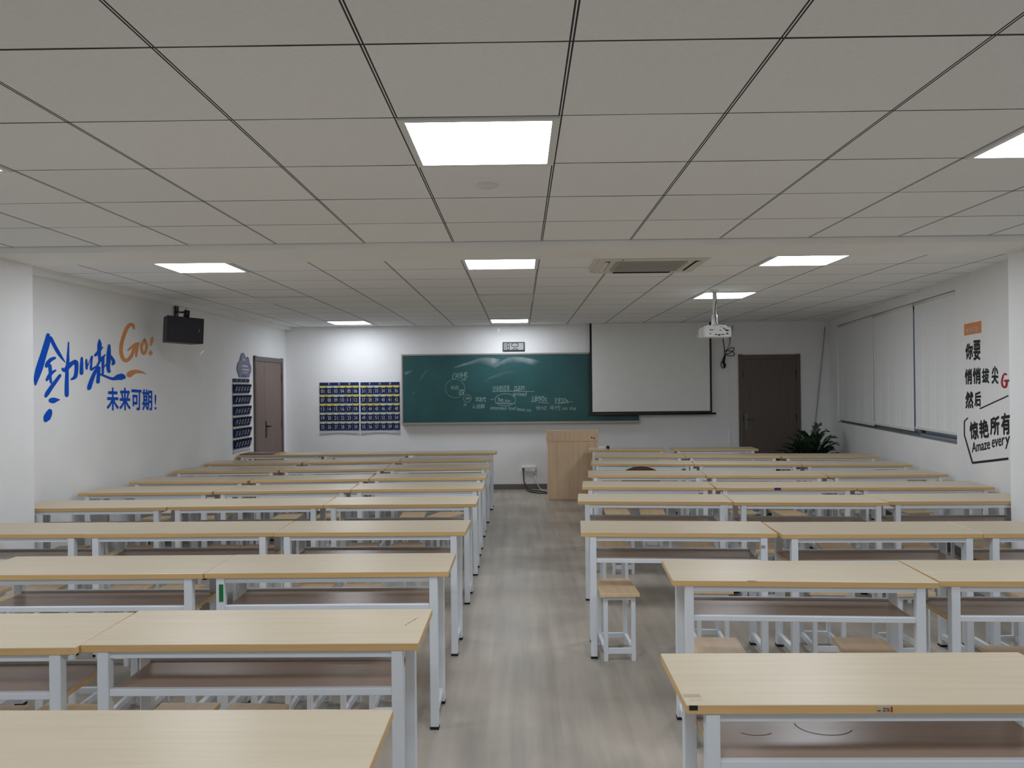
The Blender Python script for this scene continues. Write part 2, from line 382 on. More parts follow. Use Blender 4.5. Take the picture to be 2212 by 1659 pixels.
# marks on walls and board: outlines in metres along the wall and above the floor
D = {}
D['blue']=[[(0.72,2.124),(0.708,2.118),(0.701,2.109),(0.696,2.097),(0.689,2.08),(0.678,2.057),(0.663,2.026),(0.644,1.986),(0.625,1.947),(0.605,1.909),(0.586,1.871),(0.569,1.837),(0.557,1.806),(0.548,1.777),(0.543,1.752),(0.542,1.729),(0.546,1.711),(0.549,1.699),(0.551,1.694),(0.557,1.692),(0.563,1.691),(0.57,1.693),(0.574,1.698),(0.58,1.709),(0.591,1.725),(0.603,1.743),(0.618,1.765),(0.635,1.792),(0.653,1.822),(0.669,1.857),(0.685,1.896),(0.702,1.935),(0.72,1.974),(0.74,2.015),(0.754,2.051),(0.757,2.079),(0.752,2.099),(0.749,2.111),(0.743,2.12),(0.732,2.124)],[(0.746,2.096),(0.739,2.089),(0.74,2.08),(0.752,2.062),(0.77,2.037),(0.79,2.012),(0.81,1.989),(0.832,1.967),(0.854,1.947),(0.877,1.93),(0.899,1.915),(0.918,1.904),(0.933,1.896),(0.944,1.891),(0.951,1.888),(0.952,1.888),(0.954,1.888),(0.955,1.888),(0.956,1.889),(0.955,1.89),(0.951,1.895),(0.945,1.903),(0.937,1.913),(0.924,1.927),(0.909,1.945),(0.892,1.963),(0.874,1.984),(0.853,2.006),(0.833,2.028),(0.813,2.053),(0.793,2.077),(0.779,2.094),(0.769,2.1),(0.756,2.1)],[(0.824,1.928),(0.816,1.932),(0.805,1.932),(0.79,1.93),(0.767,1.925),(0.743,1.917),(0.722,1.905),(0.704,1.892),(0.691,1.879),(0.683,1.867),(0.682,1.857),(0.681,1.851),(0.683,1.843),(0.691,1.838),(0.7,1.837),(0.711,1.839),(0.719,1.846),(0.723,1.85),(0.729,1.856),(0.736,1.863),(0.746,1.872),(0.759,1.884),(0.771,1.894),(0.785,1.9),(0.802,1.906),(0.815,1.911),(0.824,1.916),(0.827,1.923)],[(0.735,1.868),(0.724,1.862),(0.72,1.852),(0.723,1.839),(0.727,1.821),(0.73,1.804),(0.729,1.792),(0.727,1.78),(0.727,1.765),(0.732,1.746),(0.739,1.727),(0.744,1.714),(0.749,1.709),(0.758,1.707),(0.765,1.708),(0.772,1.711),(0.774,1.718),(0.771,1.731),(0.768,1.75),(0.766,1.767),(0.768,1.779),(0.771,1.791),(0.773,1.806),(0.772,1.825),(0.769,1.844),(0.767,1.858),(0.759,1.866),(0.747,1.869)],[(0.826,1.823),(0.819,1.825),(0.811,1.824),(0.8,1.821),(0.783,1.817),(0.765,1.809),(0.746,1.799),(0.727,1.786),(0.712,1.774),(0.701,1.76),(0.694,1.747),(0.689,1.739),(0.689,1.733),(0.693,1.728),(0.7,1.726),(0.709,1.726),(0.716,1.731),(0.724,1.738),(0.735,1.748),(0.747,1.758),(0.76,1.768),(0.776,1.78),(0.79,1.791),(0.803,1.799),(0.815,1.806),(0.824,1.811),(0.829,1.815),(0.829,1.82)],[(0.885,1.787),(0.873,1.788),(0.862,1.783),(0.847,1.772),(0.827,1.756),(0.806,1.739),(0.785,1.722),(0.763,1.704),(0.741,1.686),(0.721,1.669),(0.701,1.651),(0.686,1.637),(0.678,1.624),(0.673,1.614),(0.671,1.608),(0.67,1.6),(0.676,1.594),(0.684,1.591),(0.696,1.591),(0.705,1.596),(0.712,1.601),(0.722,1.608),(0.734,1.617),(0.748,1.631),(0.766,1.649),(0.784,1.667),(0.804,1.685),(0.825,1.703),(0.845,1.721),(0.864,1.739),(0.882,1.757),(0.894,1.769),(0.898,1.777),(0.893,1.784)],[(0.725,1.562),(0.734,1.552),(0.752,1.547),(0.761,1.545),(0.775,1.543),(0.791,1.542),(0.806,1.545),(0.821,1.55),(0.834,1.555),(0.848,1.56),(0.862,1.564),(0.873,1.567),(0.875,1.568),(0.876,1.569),(0.876,1.57),(0.875,1.571),(0.872,1.572),(0.862,1.575),(0.847,1.579),(0.83,1.583),(0.813,1.586),(0.797,1.589),(0.784,1.59),(0.773,1.589),(0.761,1.587),(0.753,1.586),(0.734,1.581),(0.725,1.572)],[(0.74,1.496),(0.722,1.494),(0.708,1.484),(0.702,1.48),(0.694,1.474),(0.686,1.467),(0.677,1.458),(0.666,1.447),(0.659,1.437),(0.657,1.428),(0.658,1.421),(0.659,1.416),(0.658,1.404),(0.667,1.394),(0.68,1.389),(0.697,1.389),(0.712,1.396),(0.719,1.399),(0.729,1.402),(0.739,1.407),(0.748,1.417),(0.757,1.429),(0.764,1.442),(0.768,1.453),(0.769,1.462),(0.769,1.468),(0.768,1.482),(0.756,1.492)],[(0.997,2.069),(0.993,2.067),(0.991,2.064),(0.988,2.043),(0.984,2.012),(0.979,1.983),(0.975,1.957),(0.971,1.932),(0.967,1.908),(0.963,1.885),(0.959,1.863),(0.955,1.838),(0.952,1.81),(0.949,1.781),(0.946,1.751),(0.943,1.721),(0.941,1.692),(0.94,1.665),(0.939,1.641),(0.939,1.621),(0.94,1.607),(0.947,1.597),(0.96,1.592),(0.974,1.591),(0.988,1.596),(0.996,1.607),(0.996,1.621),(0.997,1.641),(0.997,1.665),(0.997,1.691),(0.997,1.721),(0.997,1.751),(0.998,1.781),(0.998,1.81),(1.0,1.838),(1.003,1.862),(1.006,1.884),(1.009,1.908),(1.009,1.932),(1.008,1.958),(1.008,1.983),(1.008,2.013),(1.008,2.043),(1.008,2.065),(1.006,2.068),(1.002,2.069)],[(0.901,1.839),(0.897,1.834),(0.899,1.828),(0.905,1.82),(0.918,1.809),(0.951,1.804),(0.978,1.816),(0.999,1.83),(1.017,1.841),(1.035,1.853),(1.055,1.866),(1.073,1.875),(1.087,1.88),(1.091,1.88),(1.077,1.884),(1.078,1.882),(1.081,1.868),(1.083,1.852),(1.082,1.835),(1.079,1.818),(1.076,1.802),(1.072,1.789),(1.068,1.78),(1.065,1.774),(1.057,1.767),(1.043,1.759),(1.031,1.753),(1.025,1.748),(1.024,1.743),(1.027,1.739),(1.034,1.737),(1.044,1.737),(1.059,1.74),(1.083,1.744),(1.106,1.754),(1.12,1.768),(1.127,1.783),(1.131,1.798),(1.135,1.815),(1.138,1.835),(1.139,1.854),(1.14,1.872),(1.138,1.891),(1.127,1.909),(1.091,1.918),(1.065,1.912),(1.044,1.904),(1.019,1.895),(0.992,1.884),(0.966,1.87),(0.948,1.852),(0.936,1.836),(0.935,1.83),(0.942,1.829),(0.934,1.834),(0.926,1.84),(0.917,1.843),(0.908,1.842)],[(1.185,1.945),(1.176,1.941),(1.172,1.935),(1.168,1.919),(1.164,1.896),(1.16,1.872),(1.157,1.846),(1.155,1.82),(1.153,1.801),(1.16,1.79),(1.174,1.785),(1.189,1.785),(1.203,1.791),(1.211,1.801),(1.211,1.82),(1.21,1.847),(1.21,1.873),(1.209,1.897),(1.207,1.92),(1.206,1.935),(1.202,1.942),(1.194,1.945)],[(1.252,1.929),(1.246,1.926),(1.243,1.922),(1.242,1.911),(1.24,1.895),(1.239,1.88),(1.241,1.865),(1.243,1.851),(1.245,1.841),(1.249,1.836),(1.256,1.833),(1.264,1.833),(1.272,1.836),(1.275,1.842),(1.276,1.852),(1.278,1.867),(1.278,1.881),(1.275,1.897),(1.271,1.912),(1.269,1.923),(1.265,1.928),(1.259,1.93)],[(1.264,1.847),(1.268,1.848),(1.271,1.849),(1.284,1.868),(1.302,1.894),(1.319,1.917),(1.334,1.937),(1.348,1.954),(1.335,1.959),(1.332,1.948),(1.324,1.921),(1.317,1.895),(1.311,1.871),(1.307,1.848),(1.311,1.828),(1.347,1.826),(1.366,1.837),(1.382,1.846),(1.397,1.851),(1.415,1.855),(1.427,1.858),(1.435,1.863),(1.436,1.868),(1.433,1.872),(1.426,1.875),(1.415,1.875),(1.403,1.871),(1.385,1.866),(1.366,1.86),(1.346,1.851),(1.33,1.843),(1.342,1.84),(1.342,1.848),(1.345,1.87),(1.348,1.894),(1.352,1.92),(1.358,1.947),(1.357,1.965),(1.33,1.959),(1.318,1.941),(1.306,1.92),(1.29,1.896),(1.272,1.87),(1.259,1.852),(1.259,1.849),(1.262,1.848)],[(1.46,2.12),(1.455,2.118),(1.453,2.115),(1.447,2.103),(1.438,2.087),(1.432,2.071),(1.429,2.054),(1.428,2.034),(1.428,2.015),(1.43,1.999),(1.433,1.985),(1.436,1.971),(1.439,1.953),(1.442,1.935),(1.444,1.922),(1.45,1.915),(1.461,1.912),(1.472,1.913),(1.482,1.917),(1.487,1.925),(1.486,1.938),(1.485,1.957),(1.485,1.975),(1.485,1.989),(1.486,2.003),(1.488,2.017),(1.492,2.035),(1.497,2.054),(1.499,2.074),(1.492,2.091),(1.48,2.106),(1.472,2.117),(1.47,2.12),(1.465,2.121)],[(1.515,2.052),(1.509,2.053),(1.502,2.051),(1.485,2.043),(1.461,2.031),(1.438,2.018),(1.416,2.003),(1.395,1.986),(1.38,1.975),(1.376,1.967),(1.38,1.96),(1.388,1.957),(1.4,1.956),(1.412,1.96),(1.429,1.971),(1.452,1.986),(1.474,2.002),(1.491,2.017),(1.507,2.032),(1.518,2.043),(1.521,2.047),(1.519,2.05)],[(1.558,1.983),(1.552,1.984),(1.545,1.982),(1.528,1.974),(1.504,1.963),(1.481,1.951),(1.464,1.937),(1.45,1.923),(1.438,1.909),(1.425,1.895),(1.414,1.88),(1.407,1.87),(1.406,1.864),(1.411,1.86),(1.419,1.858),(1.428,1.859),(1.436,1.863),(1.444,1.873),(1.457,1.886),(1.47,1.9),(1.484,1.912),(1.5,1.924),(1.515,1.936),(1.531,1.949),(1.548,1.964),(1.561,1.974),(1.564,1.978),(1.562,1.981)],[(1.523,1.972),(1.514,1.969),(1.509,1.963),(1.504,1.948),(1.498,1.926),(1.494,1.9),(1.493,1.866),(1.495,1.827),(1.496,1.8),(1.499,1.795),(1.507,1.792),(1.516,1.792),(1.524,1.795),(1.528,1.8),(1.532,1.828),(1.536,1.866),(1.54,1.9),(1.541,1.926),(1.542,1.948),(1.542,1.963),(1.539,1.969),(1.531,1.971)],[(1.579,1.894),(1.573,1.895),(1.567,1.893),(1.511,1.861),(1.508,1.857),(1.509,1.853),(1.513,1.851),(1.519,1.851),(1.526,1.852),(1.581,1.886),(1.583,1.889),(1.582,1.892)],[(1.441,1.868),(1.426,1.869),(1.411,1.863),(1.4,1.855),(1.384,1.841),(1.366,1.823),(1.346,1.8),(1.325,1.774),(1.306,1.749),(1.29,1.723),(1.276,1.699),(1.267,1.682),(1.264,1.675),(1.267,1.675),(1.269,1.674),(1.263,1.665),(1.268,1.656),(1.277,1.651),(1.292,1.649),(1.307,1.653),(1.312,1.655),(1.321,1.659),(1.33,1.669),(1.34,1.688),(1.352,1.712),(1.365,1.737),(1.38,1.762),(1.397,1.788),(1.412,1.81),(1.427,1.826),(1.442,1.837),(1.453,1.846),(1.458,1.856),(1.452,1.864)],[(1.442,1.869),(1.429,1.864),(1.421,1.855),(1.42,1.837),(1.418,1.812),(1.415,1.787),(1.411,1.764),(1.407,1.742),(1.404,1.726),(1.41,1.716),(1.424,1.71),(1.438,1.709),(1.454,1.714),(1.462,1.724),(1.464,1.74),(1.466,1.763),(1.468,1.786),(1.471,1.811),(1.473,1.837),(1.475,1.855),(1.469,1.864),(1.456,1.869)],[(1.444,1.8),(1.445,1.795),(1.452,1.791),(1.474,1.786),(1.507,1.778),(1.544,1.77),(1.583,1.76),(1.627,1.75),(1.67,1.742),(1.71,1.741),(1.742,1.744),(1.766,1.745),(1.79,1.745),(1.815,1.745),(1.832,1.745),(1.84,1.747),(1.847,1.749),(1.855,1.751),(1.882,1.753),(1.9,1.762),(1.906,1.773),(1.9,1.786),(1.878,1.795),(1.871,1.799),(1.855,1.805),(1.829,1.807),(1.802,1.804),(1.773,1.799),(1.742,1.792),(1.716,1.782),(1.697,1.772),(1.676,1.768),(1.64,1.771),(1.597,1.779),(1.556,1.788),(1.52,1.795),(1.486,1.802),(1.464,1.807),(1.454,1.807),(1.447,1.804)],[(1.617,2.081),(1.607,2.078),(1.602,2.071),(1.596,2.054),(1.588,2.029),(1.581,2.004),(1.577,1.979),(1.575,1.953),(1.573,1.928),(1.571,1.906),(1.57,1.884),(1.571,1.863),(1.576,1.844),(1.583,1.829),(1.588,1.82),(1.599,1.812),(1.615,1.809),(1.628,1.811),(1.64,1.818),(1.643,1.829),(1.639,1.838),(1.634,1.852),(1.632,1.867),(1.634,1.884),(1.639,1.905),(1.643,1.928),(1.646,1.954),(1.648,1.98),(1.649,2.005),(1.647,2.031),(1.643,2.055),(1.641,2.072),(1.637,2.078),(1.627,2.081)],[(1.613,1.984),(1.609,1.979),(1.612,1.973),(1.624,1.963),(1.641,1.948),(1.654,1.935),(1.663,1.924),(1.67,1.914),(1.673,1.909),(1.674,1.91),(1.671,1.909),(1.665,1.906),(1.657,1.899),(1.657,1.891),(1.663,1.886),(1.675,1.883),(1.69,1.885),(1.698,1.888),(1.714,1.895),(1.724,1.909),(1.721,1.924),(1.712,1.938),(1.698,1.951),(1.678,1.965),(1.655,1.978),(1.639,1.986),(1.629,1.989),(1.619,1.987)]]
D['go']=[[(2.077,2.255),(2.085,2.26),(2.087,2.266),(2.087,2.276),(2.084,2.291),(2.074,2.306),(2.049,2.315),(2.019,2.317),(1.987,2.311),(1.959,2.3),(1.935,2.285),(1.913,2.266),(1.892,2.243),(1.872,2.216),(1.854,2.189),(1.838,2.164),(1.825,2.138),(1.813,2.113),(1.805,2.089),(1.798,2.066),(1.795,2.043),(1.797,2.019),(1.802,1.994),(1.812,1.972),(1.827,1.953),(1.848,1.936),(1.873,1.923),(1.907,1.918),(1.938,1.922),(1.964,1.93),(1.989,1.941),(2.015,1.955),(2.037,1.971),(2.055,1.99),(2.069,2.009),(2.08,2.027),(2.086,2.046),(2.089,2.063),(2.09,2.074),(2.086,2.081),(2.075,2.085),(2.064,2.085),(2.051,2.082),(2.044,2.075),(2.039,2.064),(2.033,2.049),(2.025,2.033),(2.013,2.018),(2.0,2.002),(1.985,1.988),(1.968,1.976),(1.949,1.965),(1.932,1.957),(1.919,1.954),(1.913,1.954),(1.911,1.955),(1.9,1.96),(1.886,1.972),(1.875,1.986),(1.867,2.004),(1.862,2.025),(1.861,2.046),(1.863,2.066),(1.869,2.087),(1.877,2.109),(1.888,2.132),(1.901,2.157),(1.916,2.181),(1.934,2.207),(1.953,2.232),(1.971,2.252),(1.987,2.267),(2.002,2.277),(2.012,2.282),(2.017,2.284),(2.023,2.284),(2.028,2.283),(2.036,2.279),(2.046,2.268),(2.053,2.259),(2.059,2.255),(2.069,2.254)],[(1.948,2.032),(1.956,2.031),(1.965,2.033),(1.982,2.041),(2.008,2.052),(2.033,2.063),(2.056,2.072),(2.079,2.08),(2.101,2.087),(2.123,2.093),(2.145,2.098),(2.162,2.102),(2.177,2.109),(2.181,2.118),(2.177,2.125),(2.164,2.13),(2.144,2.13),(2.128,2.127),(2.102,2.121),(2.075,2.113),(2.051,2.103),(2.027,2.092),(2.004,2.081),(1.981,2.067),(1.96,2.053),(1.946,2.043),(1.942,2.039),(1.944,2.034)],[(2.129,2.117),(2.113,2.112),(2.103,2.103),(2.1,2.09),(2.095,2.072),(2.092,2.052),(2.091,2.028),(2.09,2.002),(2.09,1.983),(2.093,1.978),(2.1,1.975),(2.109,1.975),(2.117,1.978),(2.122,1.983),(2.13,2.001),(2.14,2.028),(2.148,2.052),(2.155,2.072),(2.16,2.089),(2.163,2.102),(2.158,2.112),(2.144,2.117)],[(2.281,2.176),(2.267,2.175),(2.254,2.169),(2.236,2.154),(2.212,2.133),(2.193,2.109),(2.186,2.087),(2.186,2.065),(2.191,2.046),(2.201,2.029),(2.218,2.013),(2.253,2.003),(2.29,2.015),(2.311,2.032),(2.327,2.051),(2.338,2.071),(2.344,2.093),(2.344,2.116),(2.333,2.137),(2.315,2.155),(2.303,2.168),(2.291,2.172),(2.277,2.172),(2.266,2.169),(2.258,2.163),(2.258,2.154),(2.268,2.142),(2.282,2.125),(2.289,2.109),(2.289,2.092),(2.283,2.074),(2.275,2.058),(2.263,2.043),(2.249,2.032),(2.254,2.031),(2.262,2.032),(2.252,2.041),(2.245,2.055),(2.241,2.07),(2.241,2.088),(2.245,2.104),(2.259,2.123),(2.28,2.143),(2.295,2.158),(2.298,2.167),(2.291,2.173)],[(2.433,2.203),(2.421,2.2),(2.413,2.193),(2.407,2.186),(2.399,2.176),(2.392,2.165),(2.388,2.148),(2.384,2.129),(2.382,2.115),(2.384,2.108),(2.393,2.105),(2.402,2.104),(2.414,2.106),(2.421,2.112),(2.432,2.126),(2.446,2.144),(2.457,2.162),(2.459,2.175),(2.458,2.185),(2.457,2.192),(2.454,2.199),(2.444,2.203)],[(2.394,2.061),(2.384,2.058),(2.378,2.052),(2.368,2.047),(2.355,2.039),(2.348,2.031),(2.353,2.023),(2.365,2.015),(2.374,2.01),(2.377,2.005),(2.385,2.003),(2.393,2.003),(2.401,2.005),(2.406,2.01),(2.416,2.016),(2.43,2.024),(2.438,2.032),(2.434,2.039),(2.424,2.047),(2.416,2.052),(2.412,2.058),(2.403,2.061)],[(1.943,1.777),(1.971,1.771),(2.005,1.776),(2.017,1.781),(2.033,1.788),(2.048,1.795),(2.063,1.801),(2.08,1.808),(2.099,1.813),(2.125,1.816),(2.157,1.817),(2.186,1.817),(2.208,1.818),(2.227,1.817),(2.245,1.816),(2.264,1.813),(2.282,1.808),(2.295,1.805),(2.297,1.805),(2.298,1.805),(2.299,1.806),(2.299,1.807),(2.298,1.807),(2.288,1.813),(2.273,1.82),(2.256,1.827),(2.238,1.833),(2.218,1.838),(2.194,1.842),(2.163,1.846),(2.127,1.849),(2.092,1.85),(2.059,1.848),(2.03,1.845),(2.003,1.84),(1.978,1.834),(1.956,1.826),(1.943,1.821),(1.924,1.805),(1.927,1.788)]]
D['future']=[('未',[(1.585,1.669),(1.773,1.665),(1.773,1.455),(1.581,1.462)]),('来',[(1.798,1.665),(1.986,1.661),(1.987,1.449),(1.797,1.455)]),('可',[(2.017,1.648),(2.199,1.641),(2.189,1.442),(2.019,1.447)]),('期',[(2.225,1.651),(2.415,1.639),(2.411,1.433),(2.222,1.441)]),('!',[(2.469,1.597),(2.505,1.597),(2.505,1.435),(2.464,1.436)])]
D['tag']=[(0.859,2.172),(0.502,2.175),(0.505,2.072),(0.859,2.069)]
D['tagtext']=[('未来可期',[(0.817,2.132),(0.556,2.135),(0.558,2.083),(0.818,2.086)])]
D['mural']=[('你',[(0.836,1.984),(0.686,1.989),(0.686,1.846),(0.839,1.854)]),('要',[(0.662,2.008),(0.528,2.005),(0.533,1.836),(0.666,1.838)]),('悄',[(0.856,1.751),(0.709,1.759),(0.71,1.622),(0.856,1.623)]),('悄',[(0.683,1.761),(0.53,1.762),(0.531,1.625),(0.684,1.628)]),('拔',[(0.494,1.752),(0.362,1.754),(0.362,1.63),(0.497,1.64)]),('尖',[(0.305,1.768),(0.189,1.768),(0.193,1.624),(0.307,1.627)]),('然',[(0.848,1.545),(0.689,1.553),(0.69,1.408),(0.85,1.401)]),('后',[(0.654,1.544),(0.529,1.555),(0.531,1.427),(0.657,1.426)]),('惊',[(0.768,1.268),(0.603,1.291),(0.584,1.131),(0.76,1.127)]),('艳',[(0.566,1.295),(0.401,1.316),(0.378,1.163),(0.561,1.148)]),('所',[(0.347,1.329),(0.182,1.353),(0.184,1.199),(0.345,1.189)]),('有',[(0.141,1.371),(-0.009,1.39),(-0.009,1.216),(0.138,1.206)])]
D['amaze']=[('Amaze',[(0.725,1.091),(0.362,1.159),(0.359,1.066),(0.722,1.003)]),('ever',[(0.32,1.147),(0.089,1.184),(0.091,1.12),(0.322,1.078)]),('y',[(0.072,1.185),(-0.004,1.2),(0.004,1.102),(0.079,1.089)])]
D['mline']=[[(0.549,1.398),(0.275,1.461),(0.007,1.522),(0.017,1.531),(0.284,1.47),(0.559,1.408)],[(0.815,1.316),(0.893,1.279),(0.876,1.272),(0.797,1.309)],[(0.897,1.275),(0.901,1.151),(0.876,1.152),(0.872,1.276)],[(0.9,1.149),(0.735,0.907),(0.703,0.914),(0.876,1.154)],[(0.722,0.899),(0.312,0.96),(0.023,1.004),(0.027,1.023),(0.316,0.979),(0.727,0.918)]]
D['redG']=[[(0.031,1.697),(0.031,1.702),(0.037,1.706),(0.045,1.708),(0.061,1.712),(0.082,1.711),(0.098,1.704),(0.11,1.695),(0.121,1.684),(0.13,1.669),(0.137,1.652),(0.141,1.636),(0.139,1.622),(0.133,1.609),(0.123,1.599),(0.107,1.591),(0.086,1.586),(0.063,1.586),(0.044,1.592),(0.032,1.601),(0.025,1.611),(0.021,1.624),(0.019,1.639),(0.018,1.649),(0.023,1.654),(0.032,1.657),(0.042,1.658),(0.052,1.655),(0.057,1.65),(0.058,1.64),(0.059,1.626),(0.063,1.615),(0.067,1.608),(0.073,1.604),(0.074,1.603),(0.076,1.603),(0.085,1.605),(0.093,1.608),(0.099,1.615),(0.105,1.624),(0.107,1.636),(0.104,1.65),(0.098,1.666),(0.091,1.679),(0.083,1.689),(0.074,1.695),(0.069,1.698),(0.068,1.698),(0.062,1.695),(0.055,1.693),(0.044,1.692),(0.035,1.694)],[(0.087,1.644),(0.079,1.639),(0.065,1.637),(0.007,1.64),(-0.004,1.643),(-0.009,1.647),(-0.008,1.652),(-0.002,1.656),(0.01,1.658),(0.069,1.657),(0.081,1.654),(0.087,1.649)]]
D['chalk_t']=[('知多机',[(-1.03,1.864),(-0.829,1.887),(-0.831,1.787),(-1.031,1.784)]),('cn',[(-0.926,1.775),(-0.856,1.777),(-0.856,1.744),(-0.926,1.743)]),('中间',[(-1.097,1.665),(-0.982,1.663),(-0.983,1.593),(-1.098,1.59)]),('四',[(-0.963,1.593),(-0.892,1.598),(-0.893,1.513),(-0.968,1.508)]),('on',[(-0.864,1.477),(-0.796,1.48),(-0.796,1.44),(-0.864,1.437)]),('to',[(-0.9,1.381),(-0.853,1.384),(-0.853,1.34),(-0.9,1.338)]),('start',[(-0.706,1.486),(-0.543,1.479),(-0.541,1.399),(-0.707,1.411)]),('人组解',[(-0.768,1.361),(-0.563,1.369),(-0.563,1.294),(-0.769,1.291)]),('过去的过去',[(-0.437,1.648),(-0.162,1.667),(-0.162,1.58),(-0.438,1.548)]),('过去时',[(-0.097,1.654),(0.078,1.657),(0.077,1.581),(-0.098,1.564)]),('arrived',[(-0.113,1.555),(0.107,1.552),(0.101,1.482),(-0.113,1.493)]),('be on',[(-0.343,1.477),(-0.154,1.433),(-0.154,1.387),(-0.344,1.407)]),('1890s',[(0.196,1.486),(0.431,1.479),(0.425,1.399),(0.201,1.401)]),('1920s',[(0.566,1.453),(0.77,1.446),(0.769,1.368),(0.57,1.363)]),('attended',[(-0.47,1.336),(-0.22,1.324),(-0.221,1.271),(-0.47,1.28)]),('had',[(-0.18,1.323),(-0.075,1.319),(-0.076,1.266),(-0.181,1.27)]),('been on',[(-0.05,1.316),(0.174,1.29),(0.174,1.234),(-0.051,1.254)]),('世纪',[(0.25,1.323),(0.424,1.324),(0.424,1.264),(0.249,1.263)]),('年代',[(0.469,1.334),(0.644,1.332),(0.643,1.247),(0.469,1.261)]),('on the',[(0.674,1.315),(0.889,1.313),(0.888,1.255),(0.673,1.259)])]
D['chalk_s']=[[(-1.038,1.871),(-1.066,1.836),(-1.072,1.792),(-1.063,1.766),(-1.021,1.764),(-1.021,1.77),(-1.059,1.772),(-1.064,1.792),(-1.059,1.833),(-1.032,1.867)],[(-0.879,1.618),(-0.883,1.585),(-0.895,1.554),(-0.914,1.527),(-0.938,1.504),(-0.967,1.487),(-1.0,1.476),(-1.034,1.473),(-1.068,1.477),(-1.1,1.488),(-1.129,1.506),(-1.153,1.529),(-1.171,1.557),(-1.182,1.588),(-1.186,1.621),(-1.181,1.653),(-1.17,1.684),(-1.151,1.711),(-1.127,1.734),(-1.098,1.751),(-1.065,1.762),(-1.031,1.765),(-0.997,1.761),(-0.965,1.75),(-0.936,1.732),(-0.912,1.709),(-0.894,1.681),(-0.883,1.65),(-0.879,1.617),(-0.875,1.618),(-0.879,1.651),(-0.89,1.683),(-0.909,1.711),(-0.933,1.735),(-0.963,1.753),(-0.996,1.765),(-1.031,1.769),(-1.066,1.766),(-1.099,1.755),(-1.129,1.737),(-1.154,1.714),(-1.173,1.686),(-1.185,1.654),(-1.19,1.621),(-1.186,1.587),(-1.175,1.555),(-1.156,1.527),(-1.132,1.503),(-1.102,1.484),(-1.069,1.473),(-1.034,1.469),(-0.999,1.472),(-0.966,1.483),(-0.936,1.501),(-0.911,1.524),(-0.892,1.552),(-0.88,1.584),(-0.875,1.617)],[(-0.779,1.457),(-0.781,1.444),(-0.785,1.431),(-0.793,1.421),(-0.802,1.412),(-0.814,1.405),(-0.826,1.401),(-0.839,1.399),(-0.853,1.401),(-0.865,1.405),(-0.876,1.412),(-0.886,1.422),(-0.893,1.433),(-0.897,1.445),(-0.898,1.458),(-0.897,1.47),(-0.892,1.482),(-0.885,1.493),(-0.876,1.502),(-0.864,1.509),(-0.852,1.513),(-0.838,1.514),(-0.825,1.513),(-0.812,1.508),(-0.801,1.502),(-0.792,1.492),(-0.785,1.481),(-0.781,1.469),(-0.779,1.456),(-0.774,1.457),(-0.776,1.47),(-0.78,1.484),(-0.788,1.495),(-0.798,1.505),(-0.81,1.513),(-0.824,1.518),(-0.838,1.519),(-0.853,1.518),(-0.866,1.514),(-0.879,1.506),(-0.889,1.496),(-0.897,1.485),(-0.902,1.472),(-0.903,1.458),(-0.902,1.444),(-0.897,1.43),(-0.89,1.418),(-0.88,1.408),(-0.867,1.401),(-0.854,1.396),(-0.84,1.394),(-0.825,1.396),(-0.811,1.4),(-0.799,1.408),(-0.789,1.417),(-0.781,1.429),(-0.776,1.442),(-0.774,1.456)],[(-0.072,1.43),(-0.077,1.409),(-0.088,1.39),(-0.108,1.373),(-0.133,1.359),(-0.164,1.348),(-0.199,1.341),(-0.235,1.339),(-0.271,1.342),(-0.305,1.349),(-0.336,1.361),(-0.361,1.376),(-0.38,1.393),(-0.392,1.413),(-0.395,1.432),(-0.391,1.452),(-0.379,1.471),(-0.36,1.488),(-0.335,1.503),(-0.304,1.514),(-0.269,1.52),(-0.233,1.522),(-0.197,1.52),(-0.162,1.512),(-0.132,1.501),(-0.106,1.486),(-0.088,1.468),(-0.076,1.449),(-0.072,1.428),(-0.066,1.43),(-0.07,1.452),(-0.082,1.473),(-0.102,1.492),(-0.129,1.507),(-0.161,1.519),(-0.196,1.526),(-0.233,1.529),(-0.27,1.527),(-0.306,1.52),(-0.337,1.509),(-0.364,1.494),(-0.385,1.476),(-0.398,1.455),(-0.402,1.433),(-0.398,1.41),(-0.386,1.389),(-0.366,1.37),(-0.339,1.354),(-0.307,1.343),(-0.272,1.335),(-0.235,1.332),(-0.198,1.334),(-0.162,1.341),(-0.13,1.352),(-0.104,1.367),(-0.083,1.386),(-0.07,1.407),(-0.066,1.428)],[(-0.318,1.556),(-0.103,1.562),(0.227,1.553),(0.227,1.559),(-0.103,1.57),(-0.318,1.563)],[(0.102,1.573),(0.093,1.483),(0.1,1.482),(0.109,1.572)],[(-0.474,1.435),(-0.399,1.432),(-0.399,1.438),(-0.474,1.441)],[(-0.393,1.376),(-0.235,1.368),(-0.07,1.36),(-0.069,1.368),(-0.234,1.38),(-0.392,1.386)],[(0.17,1.394),(0.255,1.393),(0.255,1.402),(0.171,1.403)],[(0.29,1.382),(0.375,1.375),(0.462,1.364),(0.463,1.371),(0.376,1.385),(0.29,1.389)],[(0.563,1.448),(0.56,1.353),(0.566,1.353),(0.569,1.448)],[(0.595,1.36),(0.675,1.364),(0.84,1.384),(0.839,1.39),(0.674,1.374),(0.594,1.37)],[(-0.02,1.595),(-0.095,1.559),(-0.091,1.55),(-0.015,1.582)]]
